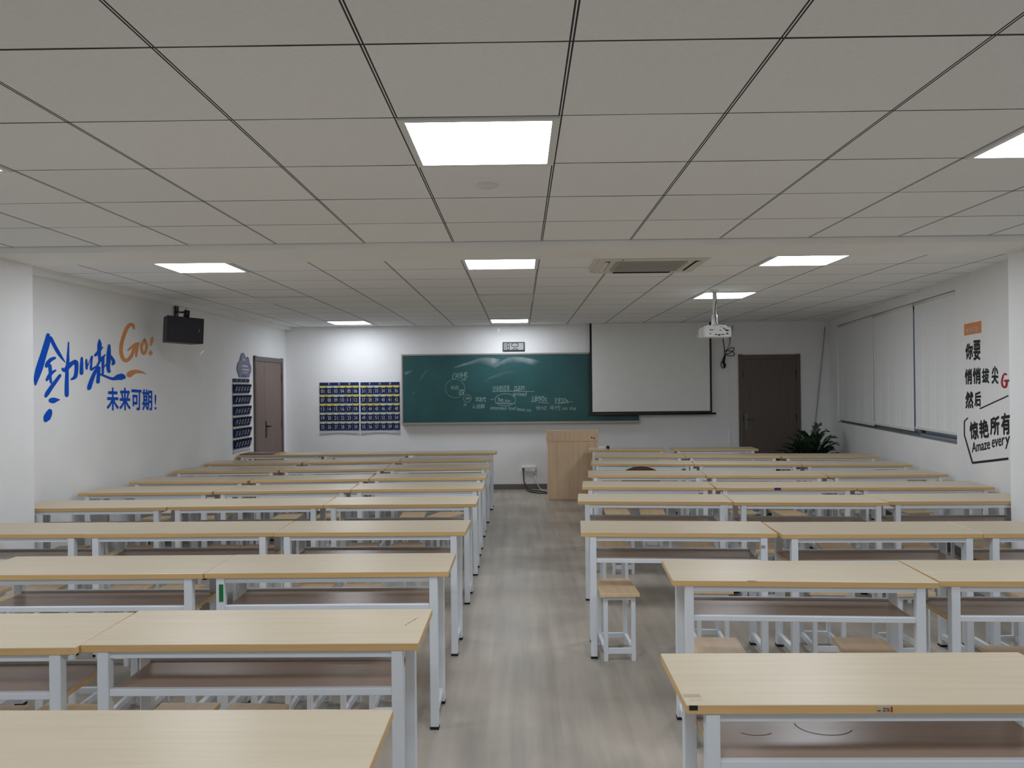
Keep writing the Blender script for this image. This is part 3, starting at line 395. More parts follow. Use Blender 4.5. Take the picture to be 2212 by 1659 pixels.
D['smear']=[[(-1.098,1.922),(-0.99,1.971),(-0.875,2.005),(-0.76,2.044),(-0.645,2.089),(-0.53,2.102),(-0.444,2.098),(-0.344,2.079),(-0.272,2.064)],[(-1.077,1.922),(-0.962,1.952),(-0.846,1.984),(-0.732,2.004),(-0.645,2.017),(-0.545,1.98),(-0.46,1.947),(-0.402,1.929),(-0.273,1.999)],[(-0.417,1.936),(-0.315,2.028),(-0.215,2.082),(-0.1,2.105),(0.044,2.096),(0.187,2.073),(0.272,2.051),(0.351,2.021)],[(-0.402,1.926),(-0.302,1.971),(-0.201,2.005),(-0.086,2.023),(0.014,2.017),(0.114,1.992),(0.214,1.971),(0.352,2.018)],[(-1.852,1.937),(-1.824,1.886),(-1.781,1.907),(-1.694,1.928)],[(-1.846,1.808),(-1.803,1.836),(-1.752,1.864),(-1.68,1.896)],[(-1.617,1.741),(-1.566,1.826),(-1.508,1.897),(-1.464,1.926)],[(-1.603,1.726),(-1.545,1.79),(-1.494,1.861),(-1.45,1.904)],[(-1.727,1.548),(-1.698,1.569),(-1.669,1.576)],[(-1.712,1.527),(-1.684,1.541),(-1.662,1.562)],[(-0.649,1.673),(-0.504,1.787),(-0.288,1.87),(-0.001,1.917)],[(-0.62,1.659),(-0.476,1.743),(-0.246,1.827),(0.041,1.874)]]
# ------------------------------------------------------------------ room shell
REAR = -2.4
bm = new(); box(bm, -4.6, 5.6, REAR - 0.2, BY + 0.2, -0.1, 0.0)
tag(obj('floor', bm, 'floor'), 'grey brown wood-look vinyl floor of the classroom', 'floor', kind='structure')
bm = new(); box(bm, -4.6, 5.6, REAR - 0.2, BY + 0.2, CZ, CZ + 0.1)
tag(obj('ceiling', bm, 'ceil'), 'grey tiled suspended ceiling in square panels', 'ceiling', kind='structure')
bm = new(); box(bm, -4.6, 5.6, BY, BY + 0.2, 0, CZ)
tag(obj('wall_back', bm, 'wall'), 'white front wall behind the chalkboard', 'wall', kind='structure')
bm = new(); box(bm, -4.6, 5.6, REAR - 0.2, REAR, 0, CZ)
tag(obj('wall_rear', bm, 'wall'), 'white wall behind the camera', 'wall', kind='structure')

def wall_pts(P, D, N, s0, s1, z0, z1, t0=-0.2, t1=0.0):
    return [P + D * s + N * t for t in (t0, t1) for s in (s0, s1)]
def wall_box(bm, P, D, N, s0, s1, z0, z1, t0=-0.2, t1=0.0, mi=0):
    vs = []
    for z in (z0, z1):
        for t in (t0, t1):
            for s in (s0, s1):
                p = P + D * s + N * t; vs.append(bm.verts.new((p.x, p.y, z)))
    fs = []
    for q in ((0, 2, 3, 1), (4, 5, 7, 6), (0, 1, 5, 4), (2, 6, 7, 3), (0, 4, 6, 2), (1, 3, 7, 5)):
        f = bm.faces.new([vs[i] for i in q]); f.material_index = mi; fs.append(f)
    bmesh.ops.recalc_face_normals(bm, faces=fs)

bm = new()
wall_box(bm, LP, LD, LN, 0.0, 6.75, 0, CZ)
box(bm, -4.5, -4.3, REAR, 5.6, 0, CZ)
tag(obj('wall_left', bm, 'wall'), 'white wall carrying the blue painted slogan', 'wall', kind='structure')
# right wall with the window opening s 1.06..5.55, z 1.05..2.52
WS0, WS1, WZ0, WZ1 = 1.06, 5.56, 1.048, 2.52
bm = new()
wall_box(bm, RP, RD, RN, -0.75, WS0, 0, CZ)
wall_box(bm, RP, RD, RN, WS1, 6.2, 0, CZ)
wall_box(bm, RP, RD, RN, WS0, WS1, 0, WZ0)
wall_box(bm, RP, RD, RN, WS0, WS1, WZ1, CZ)
box(bm, 4.25, 4.45, REAR, 5.55, 0, CZ)
tag(obj('wall_right', bm, 'wall'), 'white window wall with three lowered blinds', 'wall', kind='structure')

bm = new(); box(bm, -4.4, 4.4, 5.19, 5.685, 2.582, CZ)
tag(obj('beam', bm, 'beam'), 'white ceiling beam crossing the room', 'beam', kind='structure')
bm = new(); box(bm, -4.4, -3.635, 5.19, 5.70, 0, 2.582)
tag(obj('pillar_left', bm, 'wall'), 'white pillar beside the slogan wall', 'pillar', kind='structure')
bm = new(); box(bm, 3.605, 4.4, 5.19, 5.69, 0, 2.582)
tag(obj('pillar_right', bm, 'wall'), 'white pillar beside the window wall', 'pillar', kind='structure')

bm = new(); box(bm, -3.72, 3.47, BY - 0.012, BY, 0, 0.083)
box(bm, 4.46, 4.90, BY - 0.012, BY, 0, 0.083)
tag(obj('baseboard_back', bm, 'base'), 'grey baseboard under the chalkboard wall', 'baseboard', kind='structure')
bm = new(); wall_box(bm, LP, LD, LN, 0.11, 5.25, 0, 0.083, 0, 0.012)
tag(obj('baseboard_left', bm, 'base'), 'grey baseboard along the slogan wall', 'baseboard', kind='structure')
bm = new(); wall_box(bm, RP, RD, RN, -0.55, 6.05, 0, 0.083, 0, 0.012)
tag(obj('baseboard_right', bm, 'base'), 'grey baseboard along the window wall', 'baseboard', kind='structure')
bm = new(); wall_box(bm, LP, LD, LN, 0.11, 6.63, CZ - 0.05, CZ, 0, 0.10)
tag(obj('trim_1', bm, 'beam'), 'white boxed pipe along the top of the slogan wall', 'trim', kind='structure')

# ------------------------------------------------------------------ window and blinds
win = thing('window_1', 'grey framed window strip behind three white blinds', 'window', kind='structure')
bm = new()
for s0, s1, z0, z1 in ((WS0, WS1, WZ0, WZ0 + 0.035), (WS0, WS1, WZ1 - 0.05, WZ1), (WS0, WS0 + 0.05, WZ0, WZ1), (WS1 - 0.05, WS1, WZ0, WZ1),
                       (2.26, 2.33, WZ0, WZ1), (2.95, 3.0, WZ0, WZ1), (3.79, 3.85, WZ0, WZ1), (4.6, 4.65, WZ0, WZ1)):
    wall_box(bm, RP, RD, RN, s0, s1, z0, z1, -0.13, -0.08)
obj('window_frame', bm, 'winframe', win)
bm = new(); wall_box(bm, RP, RD, RN, WS0 + 0.05, WS1 - 0.05, WZ0 + 0.035, WZ1 - 0.05, -0.112, -0.106)
obj('window_glass', bm, 'glass', win)
bm = new(); wall_box(bm, RP, RD, RN, WS0, WS1, WZ0, WZ0 + 0.008, -0.08, 0.0)
obj('window_sill', bm, 'winframe', win)
for s0, s1, zb, lab in ((1.065, 2.268, 1.128, 'white roller blind nearest the black wall lettering, hanging a little short'),
                        (2.312, 3.798, 1.098, 'white roller blind between the two blind gaps, middle of the three'),
                        (3.806, 5.555, 1.078, 'white roller blind nearest the potted palm')):
    c = RP + RD * ((s0 + s1) / 2) + RN * -0.03
    t = thing('roller_blind', lab, 'blind', (c.x, c.y, zb), RROT, 'roller blinds on the window')
    w = (s1 - s0) / 2
    bm = new()
    n = 24
    for i in range(n):
        xa = -w + 2 * w * i / n; xb = -w + 2 * w * (i + 1) / n
        ya = 0.004 * math.sin(i * 1.1 + s0) + 0.002 * math.sin(i * 2.7); yb = 0.004 * math.sin((i + 1) * 1.1 + s0) + 0.002 * math.sin((i + 1) * 2.7)
        va = [bm.verts.new(p) for p in ((xa, ya, 0.03), (xb, yb, 0.03), (xb, 0, 2.49 - zb), (xa, 0, 2.49 - zb))]
        vb = [bm.verts.new(p.co + Vector((0, 0.0015, 0))) for p in va]
        bm.faces.new(va); bm.faces.new(vb[::-1])
    obj('blind_fabric', bm, 'blind', t)
    bm = new(); box(bm, -w, w, -0.006, 0.006, 0, 0.03); bevel(bm, 0.003)
    obj('bottom_bar', bm, 'pl', t)
    bm = new(); tube(bm, [(-w, 0.005, 2.50 - zb), (w, 0.005, 2.50 - zb)], 0.018, 12)
    obj('roller_tube', bm, 'pl', t)

# ------------------------------------------------------------------ doors
def door(name, lab, origin, rz, w, h, leaves, fm, lm, handle_x, hm):
    d = thing(name, lab, 'door', origin, rz, kind='structure')
    bm = new()
    fw_ = 0.06
    box(bm, 0, fw_, -0.03, 0, 0, h); box(bm, w - fw_, w, -0.03, 0, 0, h); box(bm, 0.0, w, -0.028, 0, h - 0.075, h - 0.008)
    bevel(bm, 0.003)
    obj('door_frame', bm, fm, d)
    for x0, x1 in leaves:
        bm = new(); box(bm, x0, x1, -0.016, -0.002, 0.008, h - 0.078); bevel(bm, 0.002)
        obj('door_leaf', bm, lm, d)
    bm = new(); box(bm, handle_x - 0.022, handle_x + 0.022, -0.024, -0.016, 0.92, 1.17); bevel(bm, 0.004)
    hp = obj('handle_plate', bm, hm, d)
    bm = new(); tube(bm, [(handle_x, -0.02, 1.09), (handle_x, -0.065, 1.09), (handle_x + 0.02, -0.07, 1.09), (handle_x + 0.12, -0.068, 1.088)], [0.011, 0.010, 0.010, 0.008], 8)
    obj('lever', bm, hm, hp)
    bm = new()
    for hx, hz in ((leaves[0][0] + 0.0, 0.3), (leaves[0][0], 1.1), (leaves[0][0], 1.8), (leaves[-1][1], 0.3), (leaves[-1][1], 1.1), (leaves[-1][1], 1.8)):
        box(bm, hx - 0.012, hx + 0.012, -0.022, -0.015, hz - 0.06, hz + 0.06)
    obj('hinges', bm, 'bronze', d)
p = LP + LD * 5.255
door('door_1', 'brown double-leaf door in the slogan wall beside the hanging pocket chart', (p.x, p.y, 0), LROT, 1.185, 2.118, ((0.06, 0.383), (0.387, 1.125)), 'doorAf', 'doorA', 0.44, 'bronze')
door('door_2', 'dark walnut door in the chalkboard wall beside the projection screen', (3.478, BY, 0), 0, 0.975, 2.112, ((0.06, 0.915),), 'doorB', 'doorB', 0.115, 'steel')

# ------------------------------------------------------------------ ceiling lights
def light_proto():
    t = thing('ceiling_light', '', 'ceiling light', (0, 0, CZ))
    bm = new()
    o, i = 0.297, 0.271
    for x0, x1, y0, y1 in ((-o, o, -o, -i), (-o, o, i, o), (-o, -i, -i, i), (i, o, -i, i)):
        box(bm, x0, x1, y0, y1, -0.010, 0)
    obj('light_frame', bm, 'lampframe', t)
    bm = new(); fs = box(bm, -i, i, -i, i, -0.006, -0.001, 1); fs[0].material_index = 0
    obj('diffuser', bm, ['lamp', 'unlit'], t)
    return t
def unlit_proto():
    t = thing('ceiling_light', '', 'ceiling light', (0, 0, CZ))
    bm = new(); o, i = 0.297, 0.271
    for x0, x1, y0, y1 in ((-o, o, -o, -i), (-o, o, i, o), (-o, -i, -i, i), (i, o, -i, i)):
        box(bm, x0, x1, y0, y1, -0.010, 0)
    obj('light_frame', bm, 'lampframe', t)
    bm = new(); box(bm, -i, i, -i, i, -0.006, -0.001)
    obj('diffuser', bm, 'unlit', t)
    return t
lp = None; up_ = None
LIGHTS = [(1, 1, 1, 'large bright square ceiling light over the aisle on the camera side of the beam'),
          (-3, 1, 1, 'lit ceiling light of the camera-side bay, mostly out of frame beyond the slogan side'),
          (5, 1, 1, 'lit ceiling light of the camera-side bay, cut off at the window side'),
          (1, 6, 1, 'lit ceiling light just past the beam, over the aisle'),
          (-3, 6, 1, 'lit ceiling light just past the beam, near the slogan wall'),
          (5, 6, 1, 'lit ceiling light just past the beam, between cassette air conditioner and windows'),
          (5, 10, 1, 'lit ceiling light behind the projector pole'),
          (-3, 10, 0, 'unlit ceiling light halfway to the chalkboard on the slogan side'),
          (1, 10, 0, 'unlit ceiling light halfway to the chalkboard above the aisle'),
          (1, 15, 1, 'lit ceiling light above the digital clock'),
          (-3, 15, 1, 'lit ceiling light above the numbered pocket charts'),
          (-3, -3, 1, 'lit ceiling light behind the camera on the slogan side'),
          (1, -3, 1, 'lit ceiling light behind the camera above the aisle'),
          (5, -3, 1, 'lit ceiling light behind the camera on the window side')]
for i, j, on, lab in LIGHTS:
    if on:
        t = lp = light_proto() if lp is None else copy_tree(lp)
    else:
        t = up_ = unlit_proto() if up_ is None else copy_tree(up_)
    t.location = (GX + 0.6 * i + 0.3, GY + 0.6 * j + 0.3, CZ)
    tag(t, lab, 'ceiling light', 'square ceiling lights')

# ------------------------------------------------------------------ cassette air conditioner
t = thing('air_conditioner', 'white cassette air conditioner in the ceiling just past the beam', 'air conditioner', (1.025, 6.105, CZ))
bm = new()
def rrect(hw, hh, r, n=5):
    P = []
    for cx, cy, a0 in ((hw - r, hh - r, 0), (-hw + r, hh - r, 90), (-hw + r, -hh + r, 180), (hw - r, -hh + r, 270)):
        for k in range(n + 1):
            a = math.radians(a0 + 90 * k / n); P.append((cx + r * math.cos(a), cy + r * math.sin(a)))
    return P
def slab(bm, outline, z0, z1, mi=0):
    a = [bm.verts.new((x, y, z0)) for x, y in outline]; b = [bm.verts.new((x, y, z1)) for x, y in outline]
    fs = [bm.faces.new(a[::-1]), bm.faces.new(b)]
    n = len(a)
    for i in range(n): fs.append(bm.faces.new((a[i], a[(i + 1) % n], b[(i + 1) % n], b[i])))
    for f in fs: f.material_index = mi
    bmesh.ops.recalc_face_normals(bm, faces=fs)
slab(bm, rrect(0.43, 0.40, 0.03), -0.030, 0)
slab(bm, rrect(0.405, 0.375, 0.03), -0.040, -0.030)
obj('fascia', bm, 'plmid', t)
bm = new(); slab(bm, rrect(0.275, 0.25, 0.05), -0.047, -0.040)
gr = obj('intake_grille', bm, 'plg', t)
bm = new()
for k in range(11):
    y = -0.21 + 0.042 * k; box(bm, -0.25, 0.25, y - 0.006, y + 0.006, -0.050, -0.047)
obj('grille_slats', bm, 'plg', gr)
for a in range(4):
    bm = new()
    mt = Matrix.Rotation(a * PI / 2, 4, 'Z')
    d = 0.345 if a % 2 else 0.325
    box(bm, -0.24, 0.24, d - 0.022, d + 0.018, -0.0425, -0.040, 0, mt)
    lv = obj('air_outlet', bm, 'blk', t)
    bm = new()
    m2 = mt @ Matrix.Translation((0, d + 0.008, -0.044)) @ Matrix.Rotation(math.radians(18), 4, 'X')
    box(bm, -0.235, 0.235, -0.020, 0.020, -0.0015, 0.0015, 0, m2)
    obj('louvre', bm, 'plmid', lv)

bm = new(); lathe(bm, [(0.055, 0), (0.055, -0.004), (0.045, -0.010), (0.006, -0.012)][::-1], 24)
tag(obj('ceiling_sensor', bm, 'pl', loc=(-0.15, 3.74, CZ)), 'flat round white sensor on the tile beyond the large light', 'sensor')

# ------------------------------------------------------------------ chalkboard
cb = thing('chalkboard', 'long dark green chalkboard with chalk notes and metal frame', 'chalkboard', (0, 0, 0))
BX0, BX1, BZ0, BZ1 = -1.885, 1.91, 1.055, 2.17
bm = new(); box(bm, BX0 + 0.02, BX1 - 0.02, BY - 0.028, BY, BZ0 + 0.02, BZ1 - 0.02)
obj('writing_surface', bm, 'board', cb)
bm = new()
box(bm, BX0, BX1, BY - 0.036, BY, BZ1 - 0.024, BZ1); box(bm, BX0, BX1, BY - 0.036, BY, BZ0, BZ0 + 0.024)
box(bm, BX0, BX0 + 0.022, BY - 0.0355, BY, BZ0, BZ1); box(bm, BX1 - 0.022, BX1, BY - 0.0355, BY, BZ0, BZ1)
obj('board_frame', bm, 'alu', cb)
bm = new(); box(bm, BX0 + 0.02, BX1 - 0.0, BY - 0.085, BY - 0.036, BZ0 - 0.004, BZ0 + 0.004); box(bm, BX0 + 0.02, BX1, BY - 0.088, BY - 0.085, BZ0 - 0.004, BZ0 + 0.014)
obj('chalk_tray', bm, 'alu', cb)
pb = on_back(0.0295)
for txt, q in D['chalk_t']:
    bm = new(); put_text(bm, txt, q, pb)
    obj('chalk_note', bm, 'chalk', cb)
for rib in D['chalk_s']:
    bm = new(); put_ribbons(bm, [rib], on_back(0.0293))
    obj('chalk_stroke', bm, 'chalk', cb)
S = D['smear']
def samp(L, u):
    x = u * (len(L) - 1); i = min(int(x), len(L) - 2); f = x - i
    return (L[i][0] * (1 - f) + L[i + 1][0] * f, L[i][1] * (1 - f) + L[i + 1][1] * f)
for k in range(0, len(S), 2):
    top, bot = S[k], S[k + 1]
    amp = (0.85, 0.85, 0.6, 0.26, 0.3, 0.18)[k // 2]
    bm = new(); lay = bm.verts.layers.float.new('dust')
    nu, nv = 30, 8
    G = []
    for a in range(nu + 1):
        row = []
        for c_ in range(nv + 1):
            u, v = a / nu, c_ / nv
            p = samp(top, u); q = samp(bot, u)
            vv = bm.verts.new(pb(p[0] * (1 - v) + q[0] * v, p[1] * (1 - v) + q[1] * v + (0.012 if k < 4 else 0) * (1 - v), k * 0.00004))
            vv[lay] = amp * min(1, min(u, 1 - u) * 5) * min(1, (1 - v) ** 0.7 * 1.3) * min(1, v * 9) * (0.75 + 0.25 * math.sin(9 * u + k))
            row.append(vv)
        G.append(row)
    for a in range(nu):
        for c_ in range(nv):
            bm.faces.new((G[a][c_], G[a + 1][c_], G[a + 1][c_ + 1], G[a][c_ + 1]))
    obj('chalk_smear', bm, 'dust', cb)

# ------------------------------------------------------------------ projection screen
ps = thing('projection_screen', 'pulled-down white projection screen with black borders, covering part of the chalkboard', 'screen', (2.062, 12.13, 0))
k = 12.13 / 12.25
def zz(z): return CH + (z - CH) * k
L_, R_ = 1.119 * k - 2.062, 3.056 * k - 2.062
bm = new(); box(bm, L_ + 0.03, R_ - 0.03, -0.001, 0.002, zz(1.222), CZ - 0.004)
obj('screen_fabric', bm, 'screen', ps)
bm = new()
box(bm, L_, L_ + 0.034, -0.002, 0.003, zz(1.19), CZ - 0.004); box(bm, R_ - 0.032, R_, -0.002, 0.003, zz(1.19), CZ - 0.004); box(bm, L_ + 0.034, R_ - 0.032, -0.002, 0.003, zz(1.19), zz(1.222))
obj('black_border', bm, 'blk', ps)
bm = new(); tube(bm, [(L_ - 0.02, 0, zz(1.178)), (R_ + 0.06, 0, zz(1.178))], 0.015, 12)
obj('weight_bar', bm, 'blk', ps)

# ------------------------------------------------------------------ digital clock 18:52
ck = thing('digital_clock', 'black framed digital wall clock reading 18 52 above the chalkboard', 'clock', (-0.0925, BY, 2.206))
bm = new(); box(bm, -0.1735, 0.1735, -0.03, 0, 0, 0.142); bevel(bm, 0.006, 2)
obj('clock_case', bm, 'blk', ck)
bm = new(); box(bm, -0.158, 0.158, -0.0315, -0.03, 0.015, 0.127)
obj('clock_face', bm, 'lcd', ck)
bm = new()
SEG = {'1': 'bc', '8': 'abcdefg', '5': 'afgcd', '2': 'abged'}
def seg7(ch, x, w, z0, h, th):
    zm = z0 + h / 2
    for s in SEG[ch]:
        if s == 'a': r_ = (x, x + w, z0 + h - th, z0 + h)
        if s == 'd': r_ = (x, x + w, z0, z0 + th)
        if s == 'g': r_ = (x, x + w, zm - th / 2, zm + th / 2)
        if s == 'f': r_ = (x, x + th, zm, z0 + h)
        if s == 'e': r_ = (x, x + th, z0, zm)
        if s == 'b': r_ = (x + w - th, x + w, zm, z0 + h)
        if s == 'c': r_ = (x + w - th, x + w, z0, zm)
        box(bm, r_[0], r_[1], -0.0325, -0.0315, r_[2], r_[3])
seg7('1', -0.144, 0.014, 0.0195, 0.103, 0.010); seg7('8', -0.108, 0.044, 0.0195, 0.103, 0.010)
seg7('5', -0.034, 0.048, 0.0195, 0.103, 0.010); seg7('2', 0.028, 0.048, 0.0195, 0.103, 0.010)
obj('clock_digits', bm, 'blk', ck)
bm = new()
for z in (0.034, 0.05, 0.085, 0.10, 0.112): box(bm, 0.098, 0.112, -0.0322, -0.0315, z, z + 0.006); box(bm, 0.125, 0.143, -0.0322, -0.0315, z, z + 0.005)
obj('date_display', bm, 'plg', ck)

# ------------------------------------------------------------------ numbered pocket charts
def chart(lab, loc, rz, w, rows, first, pitch, head, out, group):
    t = thing('pocket_chart', lab, 'pocket chart', loc, rz, group)
    h = head + rows * pitch + 0.01
    bm = new(); box(bm, -w / 2, w / 2, -0.004, 0, -h, 0)
    obj('backing', bm, 'lblue', t)
    bm = new(); box(bm, -w / 2 + 0.004, w / 2 - 0.004, -0.007, -0.004, -head, -0.004)
    hd = obj('header', bm, 'navy', t)
    bm = new()
    for k, ch in enumerate('手机袋'):
        x = (-0.26 + 0.26 * k) * w; s = head * 0.34
        put_text(bm, ch, ((x - s, -head * 0.14), (x + s, -head * 0.14), (x + s, -head * 0.86), (x - s, -head * 0.86)), lambda a, b, e=0.0: Vector((a, -0.0078 - e, b)), 0.0)
    obj('header_lettering', bm, 'print', hd)
    cw = w / 6
    bl = new()
    for r in range(rows):
        for c in range(6):
            x0 = -w / 2 + cw * c + 0.005; x1 = x0 + cw - 0.010
            z1 = -head - pitch * r - 0.006; 
            fs = box(bl, x0, x1, -0.006, -0.004, z1 - 0.034, z1, 0 if ((r * 7 + c * 3 + first) % 5 in (0, 1, 3) and r < 3 and rows == 5) else 1)
    obj('lining', bl, ['yellow', 'cream'], t)
    n = first
    for r in range(rows):
        for c in range(6):
            x0 = -w / 2 + cw * c + 0.004; x1 = x0 + cw - 0.008
            zt = -head - pitch * r - 0.030; zb = -head - pitch * (r + 1) + 0.006
            bm = new(); K = 6
            F = []
            for a in range(K + 1):
                u = a / K; sag = math.sin(PI * u)
                x = x0 + (x1 - x0) * u
                F.append([bm.verts.new((x, -0.005 - out * (0.55 + 0.45 * sag), zt - 0.012 * sag)), bm.verts.new((x, -0.005 - out * 0.30 * (0.6 + 0.4 * sag), zb))])
            for a in range(K): bm.faces.new((F[a][0], F[a][1], F[a + 1][1], F[a + 1][0])).smooth = True
            for a, xx in ((0, x0), (K, x1)):
                p = bm.verts.new((xx, -0.004, zt)); q = bm.verts.new((xx, -0.004, zb))
                bm.faces.new((F[a][0], p, q, F[a][1]))
            pk = obj('pocket', bm, 'navy', t)
            bm = new()
            zc = (zt - 0.012 + zb) / 2; xc = (x0 + x1) / 2; hw = cw * 0.25; hh = (zt - zb) * 0.27
            yc = lambda z: -0.0075 - out * (0.30 + 0.70 * (z - zb) / (zt - zb))
            put_text(bm, '%02d' % n, ((xc - hw, zc + hh), (xc + hw, zc + hh), (xc + hw, zc - hh), (xc - hw, zc - hh)), lambda a, b, e=0.0: Vector((a, yc(b) - e, b)), 0.02)
            obj('number', bm, 'print', pk)
            n += 1
    # loose grey cloth edge that hangs below the last row
    bm = new(); K = 10; V = []
    for a in range(K + 1):
        u = a / K; x = -w / 2 + w * u
        V.append((bm.verts.new((x, -0.003, -h)), bm.verts.new((x, -0.012, -h - 0.028 - 0.022 * abs(2 * u - 1) ** 1.5))))
    for a in range(K): bm.faces.new((V[a][0], V[a][1], V[a + 1][1], V[a + 1][0]))
    obj('hem', bm, 'flap', t)
    return t
chart('navy pocket chart numbered 01 to 30 on the chalkboard wall', (-2.888, BY - 0.003, 1.735), 0, 0.632, 5, 1, 0.143, 0.05, 0.018, 'pocket charts beside the chalkboard')
chart('navy pocket chart numbered 31 to 60 touching the chalkboard frame', (-2.236, BY - 0.003, 1.733), 0, 0.628, 5, 31, 0.143, 0.05, 0.018, 'pocket charts beside the chalkboard')
p = LP + LD * 4.80
chart('navy six-row pocket chart hanging beside the brown door', (p.x, p.y, 1.786), LROT, 0.58, 6, 1, 0.148, 0.048, 0.05, None)

# ------------------------------------------------------------------ purple plaque above that chart
p = LP + LD * 4.905
pq = thing('wall_plaque', 'round purple plaque with bumped top above the pocket chart by the door', 'plaque', (p.x, p.y, 1.93), LROT)
bm = new()
pts = []
for a in range(48):
    th_ = 2 * PI * a / 48
    x = 0.245 * math.cos(th_); z = 0.13 * math.sin(th_) - 0.005
    if z > 0.06:
        z += 0.085 * max(0, 1 - abs((x + 0.045) / 0.10) ** 3) + 0.055 * max(0, 1 - abs((x - 0.135) / 0.055) ** 3)
    if z < -0.09: z = -0.125
    pts.append((x, z))
prism(bm, pts, -0.012, 0)
obj('plaque_board', bm, 'plum', pq)
bm = new()
for x, z, w, h in ((-0.08, 0.02, 0.10, 0.022), (0.02, 0.018, 0.09, 0.02), (-0.07, -0.03, 0.06, 0.02), (0.01, -0.032, 0.10, 0.02), (0.125, -0.035, 0.022, 0.03), (-0.05, -0.065, 0.16, 0.008), (-0.06, 0.10, 0.05, 0.03), (0.0, 0.105, 0.025, 0.02)):
    box(bm, x, x + w, -0.0132, -0.012, z, z + h)
obj('plaque_print', bm, 'print', pq)
bm = new(); box(bm, -0.11, 0.06, -0.0130, -0.012, -0.122, -0.095)
obj('plaque_band', bm, 'plumd', pq)

# ------------------------------------------------------------------ slogan on the left wall
bm = new(); put_ribbons(bm, D['blue'], on_left(0.002))
tag(obj('wall_lettering', bm, 'blue'), 'large blue brush-written characters on the wall, above two blue drops', 'wall lettering', 'slogan on the wall')
bm = new(); put_ribbons(bm, D['go'], on_left(0.002))
tag(obj('wall_lettering', bm, 'orange'), 'orange handwritten Go! with an orange swoosh below', 'wall lettering', 'slogan on the wall')
bm = new()
for ch, q in D['future']: put_text(bm, ch, q, on_left(0.002), 0.03 if ch != '!' else 0.0)
tag(obj('wall_lettering', bm, 'blue'), 'small blue printed characters ending in an exclamation mark, under the orange swoosh', 'wall lettering', 'slogan on the wall')

# ------------------------------------------------------------------ lettering on the right wall
bm = new(); f_ = on_right(0.004); q = D['tag']
b_ = on_right(0.0)
va = [bm.verts.new(f_(*p)) for p in q]; vb = [bm.verts.new(b_(*p)) for p in q]
bm.faces.new(va)
for i in range(4): bm.faces.new((va[i], vb[i], vb[(i + 1) % 4], va[(i + 1) % 4]))
tg = obj('wall_tag', bm, 'tagorange', recalc=True)
tag(tg, 'small tilted orange panel above the black lettering', 'wall tag')
bm = new()
for ch, q in D['tagtext']: put_text(bm, ch, q, on_right(0.0052), 0.008)
obj('tag_lettering', bm, 'print', tg)
M_ = D['mural']
for sl, lab in ((M_[0:2], 'two bold black characters right below the orange panel'), (M_[2:6], 'four bold black characters in the row beside the red letter'),
                (M_[6:8], 'two bold black characters above the slanting black line'), (M_[8:12], 'four large black characters inside the black outline box')):
    bm = new()
    for ch, q in sl: put_text(bm, ch, q, on_right(0.002), 0.042)
    tag(obj('wall_lettering', bm, 'ink'), lab, 'wall lettering', 'black writing on the window wall')
bm = new()
for ch, q in D['amaze']: put_text(bm, ch, q, on_right(0.002), 0.02)
tag(obj('wall_lettering', bm, 'ink'), 'thin black handwritten Amaze every along the bottom of the outline box', 'wall lettering', 'black writing on the window wall')
bm = new(); put_ribbons(bm, D['redG'], on_right(0.002))
tag(obj('wall_lettering', bm, 'red'), 'red letter G at the edge of the pillar', 'wall lettering', 'black writing on the window wall')
bm = new(); put_ribbons(bm, D['mline'][:1], on_right(0.002))
tag(obj('wall_stroke', bm, 'ink'), 'slanting black line above the outline box', 'wall graphic')
bm = new(); put_ribbons(bm, D['mline'][1:], on_right(0.002))
tag(obj('wall_outline', bm, 'ink'), 'angular black outline box around the lowest wall lettering', 'wall graphic')

# ------------------------------------------------------------------ loudspeaker on its bracket
fc = Vector((-3.43, 7.84, 2.258))          # centre of the front face
ang = math.radians(45)
sp = thing('wall_speaker', 'black loudspeaker on a bracket arm high on the slogan wall', 'speaker', (fc.x, fc.y, 2.126), ang)
sp.rotation_euler = (0, math.radians(2.6), ang)
bm = new()
o_ = [(-0.19, 0.0), (0.19, 0.0), (0.145, 0.22), (-0.145, 0.22)]
slab(bm, o_, 0, 0.264); bevel(bm, 0.006, 2)
obj('cabinet', bm, 'blk', sp)
bm = new(); box(bm, -0.178, 0.178, -0.006, 0.002, 0.014, 0.25); bevel(bm, 0.004)
gq = obj('grille', bm, 'speaker', sp)
bm = new(); box(bm, 0.135, 0.142, -0.0075, -0.006, 0.12, 0.15)
obj('badge', bm, 'steel', gq)
inv = Matrix.Rotation(-ang, 3, 'Z')
wp = LP + LD * 2.93
wl = inv @ (Vector((wp.x, wp.y, 2.53)) - Vector((fc.x, fc.y, 2.126)))
bm = new()
mt = Matrix.Translation(wl) @ Matrix.Rotation(LROT - ang, 4, 'Z')
box(bm, -0.035, 0.035, -0.012, 0.0, -0.09, 0.06, 0, mt)
a_ = mt @ Vector((0, -0.012, -0.01))
tube(bm, [a_, a_.lerp(Vector((0.05, 0.11, 0.325)), 0.96)], 0.012, 8)
tube(bm, [(0.05, 0.11, 0.345), (0.05, 0.11, 0.262)], [0.030, 0.026], 10)
obj('bracket', bm, 'blk', sp)
bm = new(); w2 = mt @ Vector((0.25, 0, 0.085))
tube(bm, [w2, w2.lerp(Vector((0, 0.21, 0.2)), 0.4) + Vector((0, 0, -0.03)), (0, 0.22, 0.2)], 0.004, 6)
obj('speaker_wire', bm, 'blk', sp)

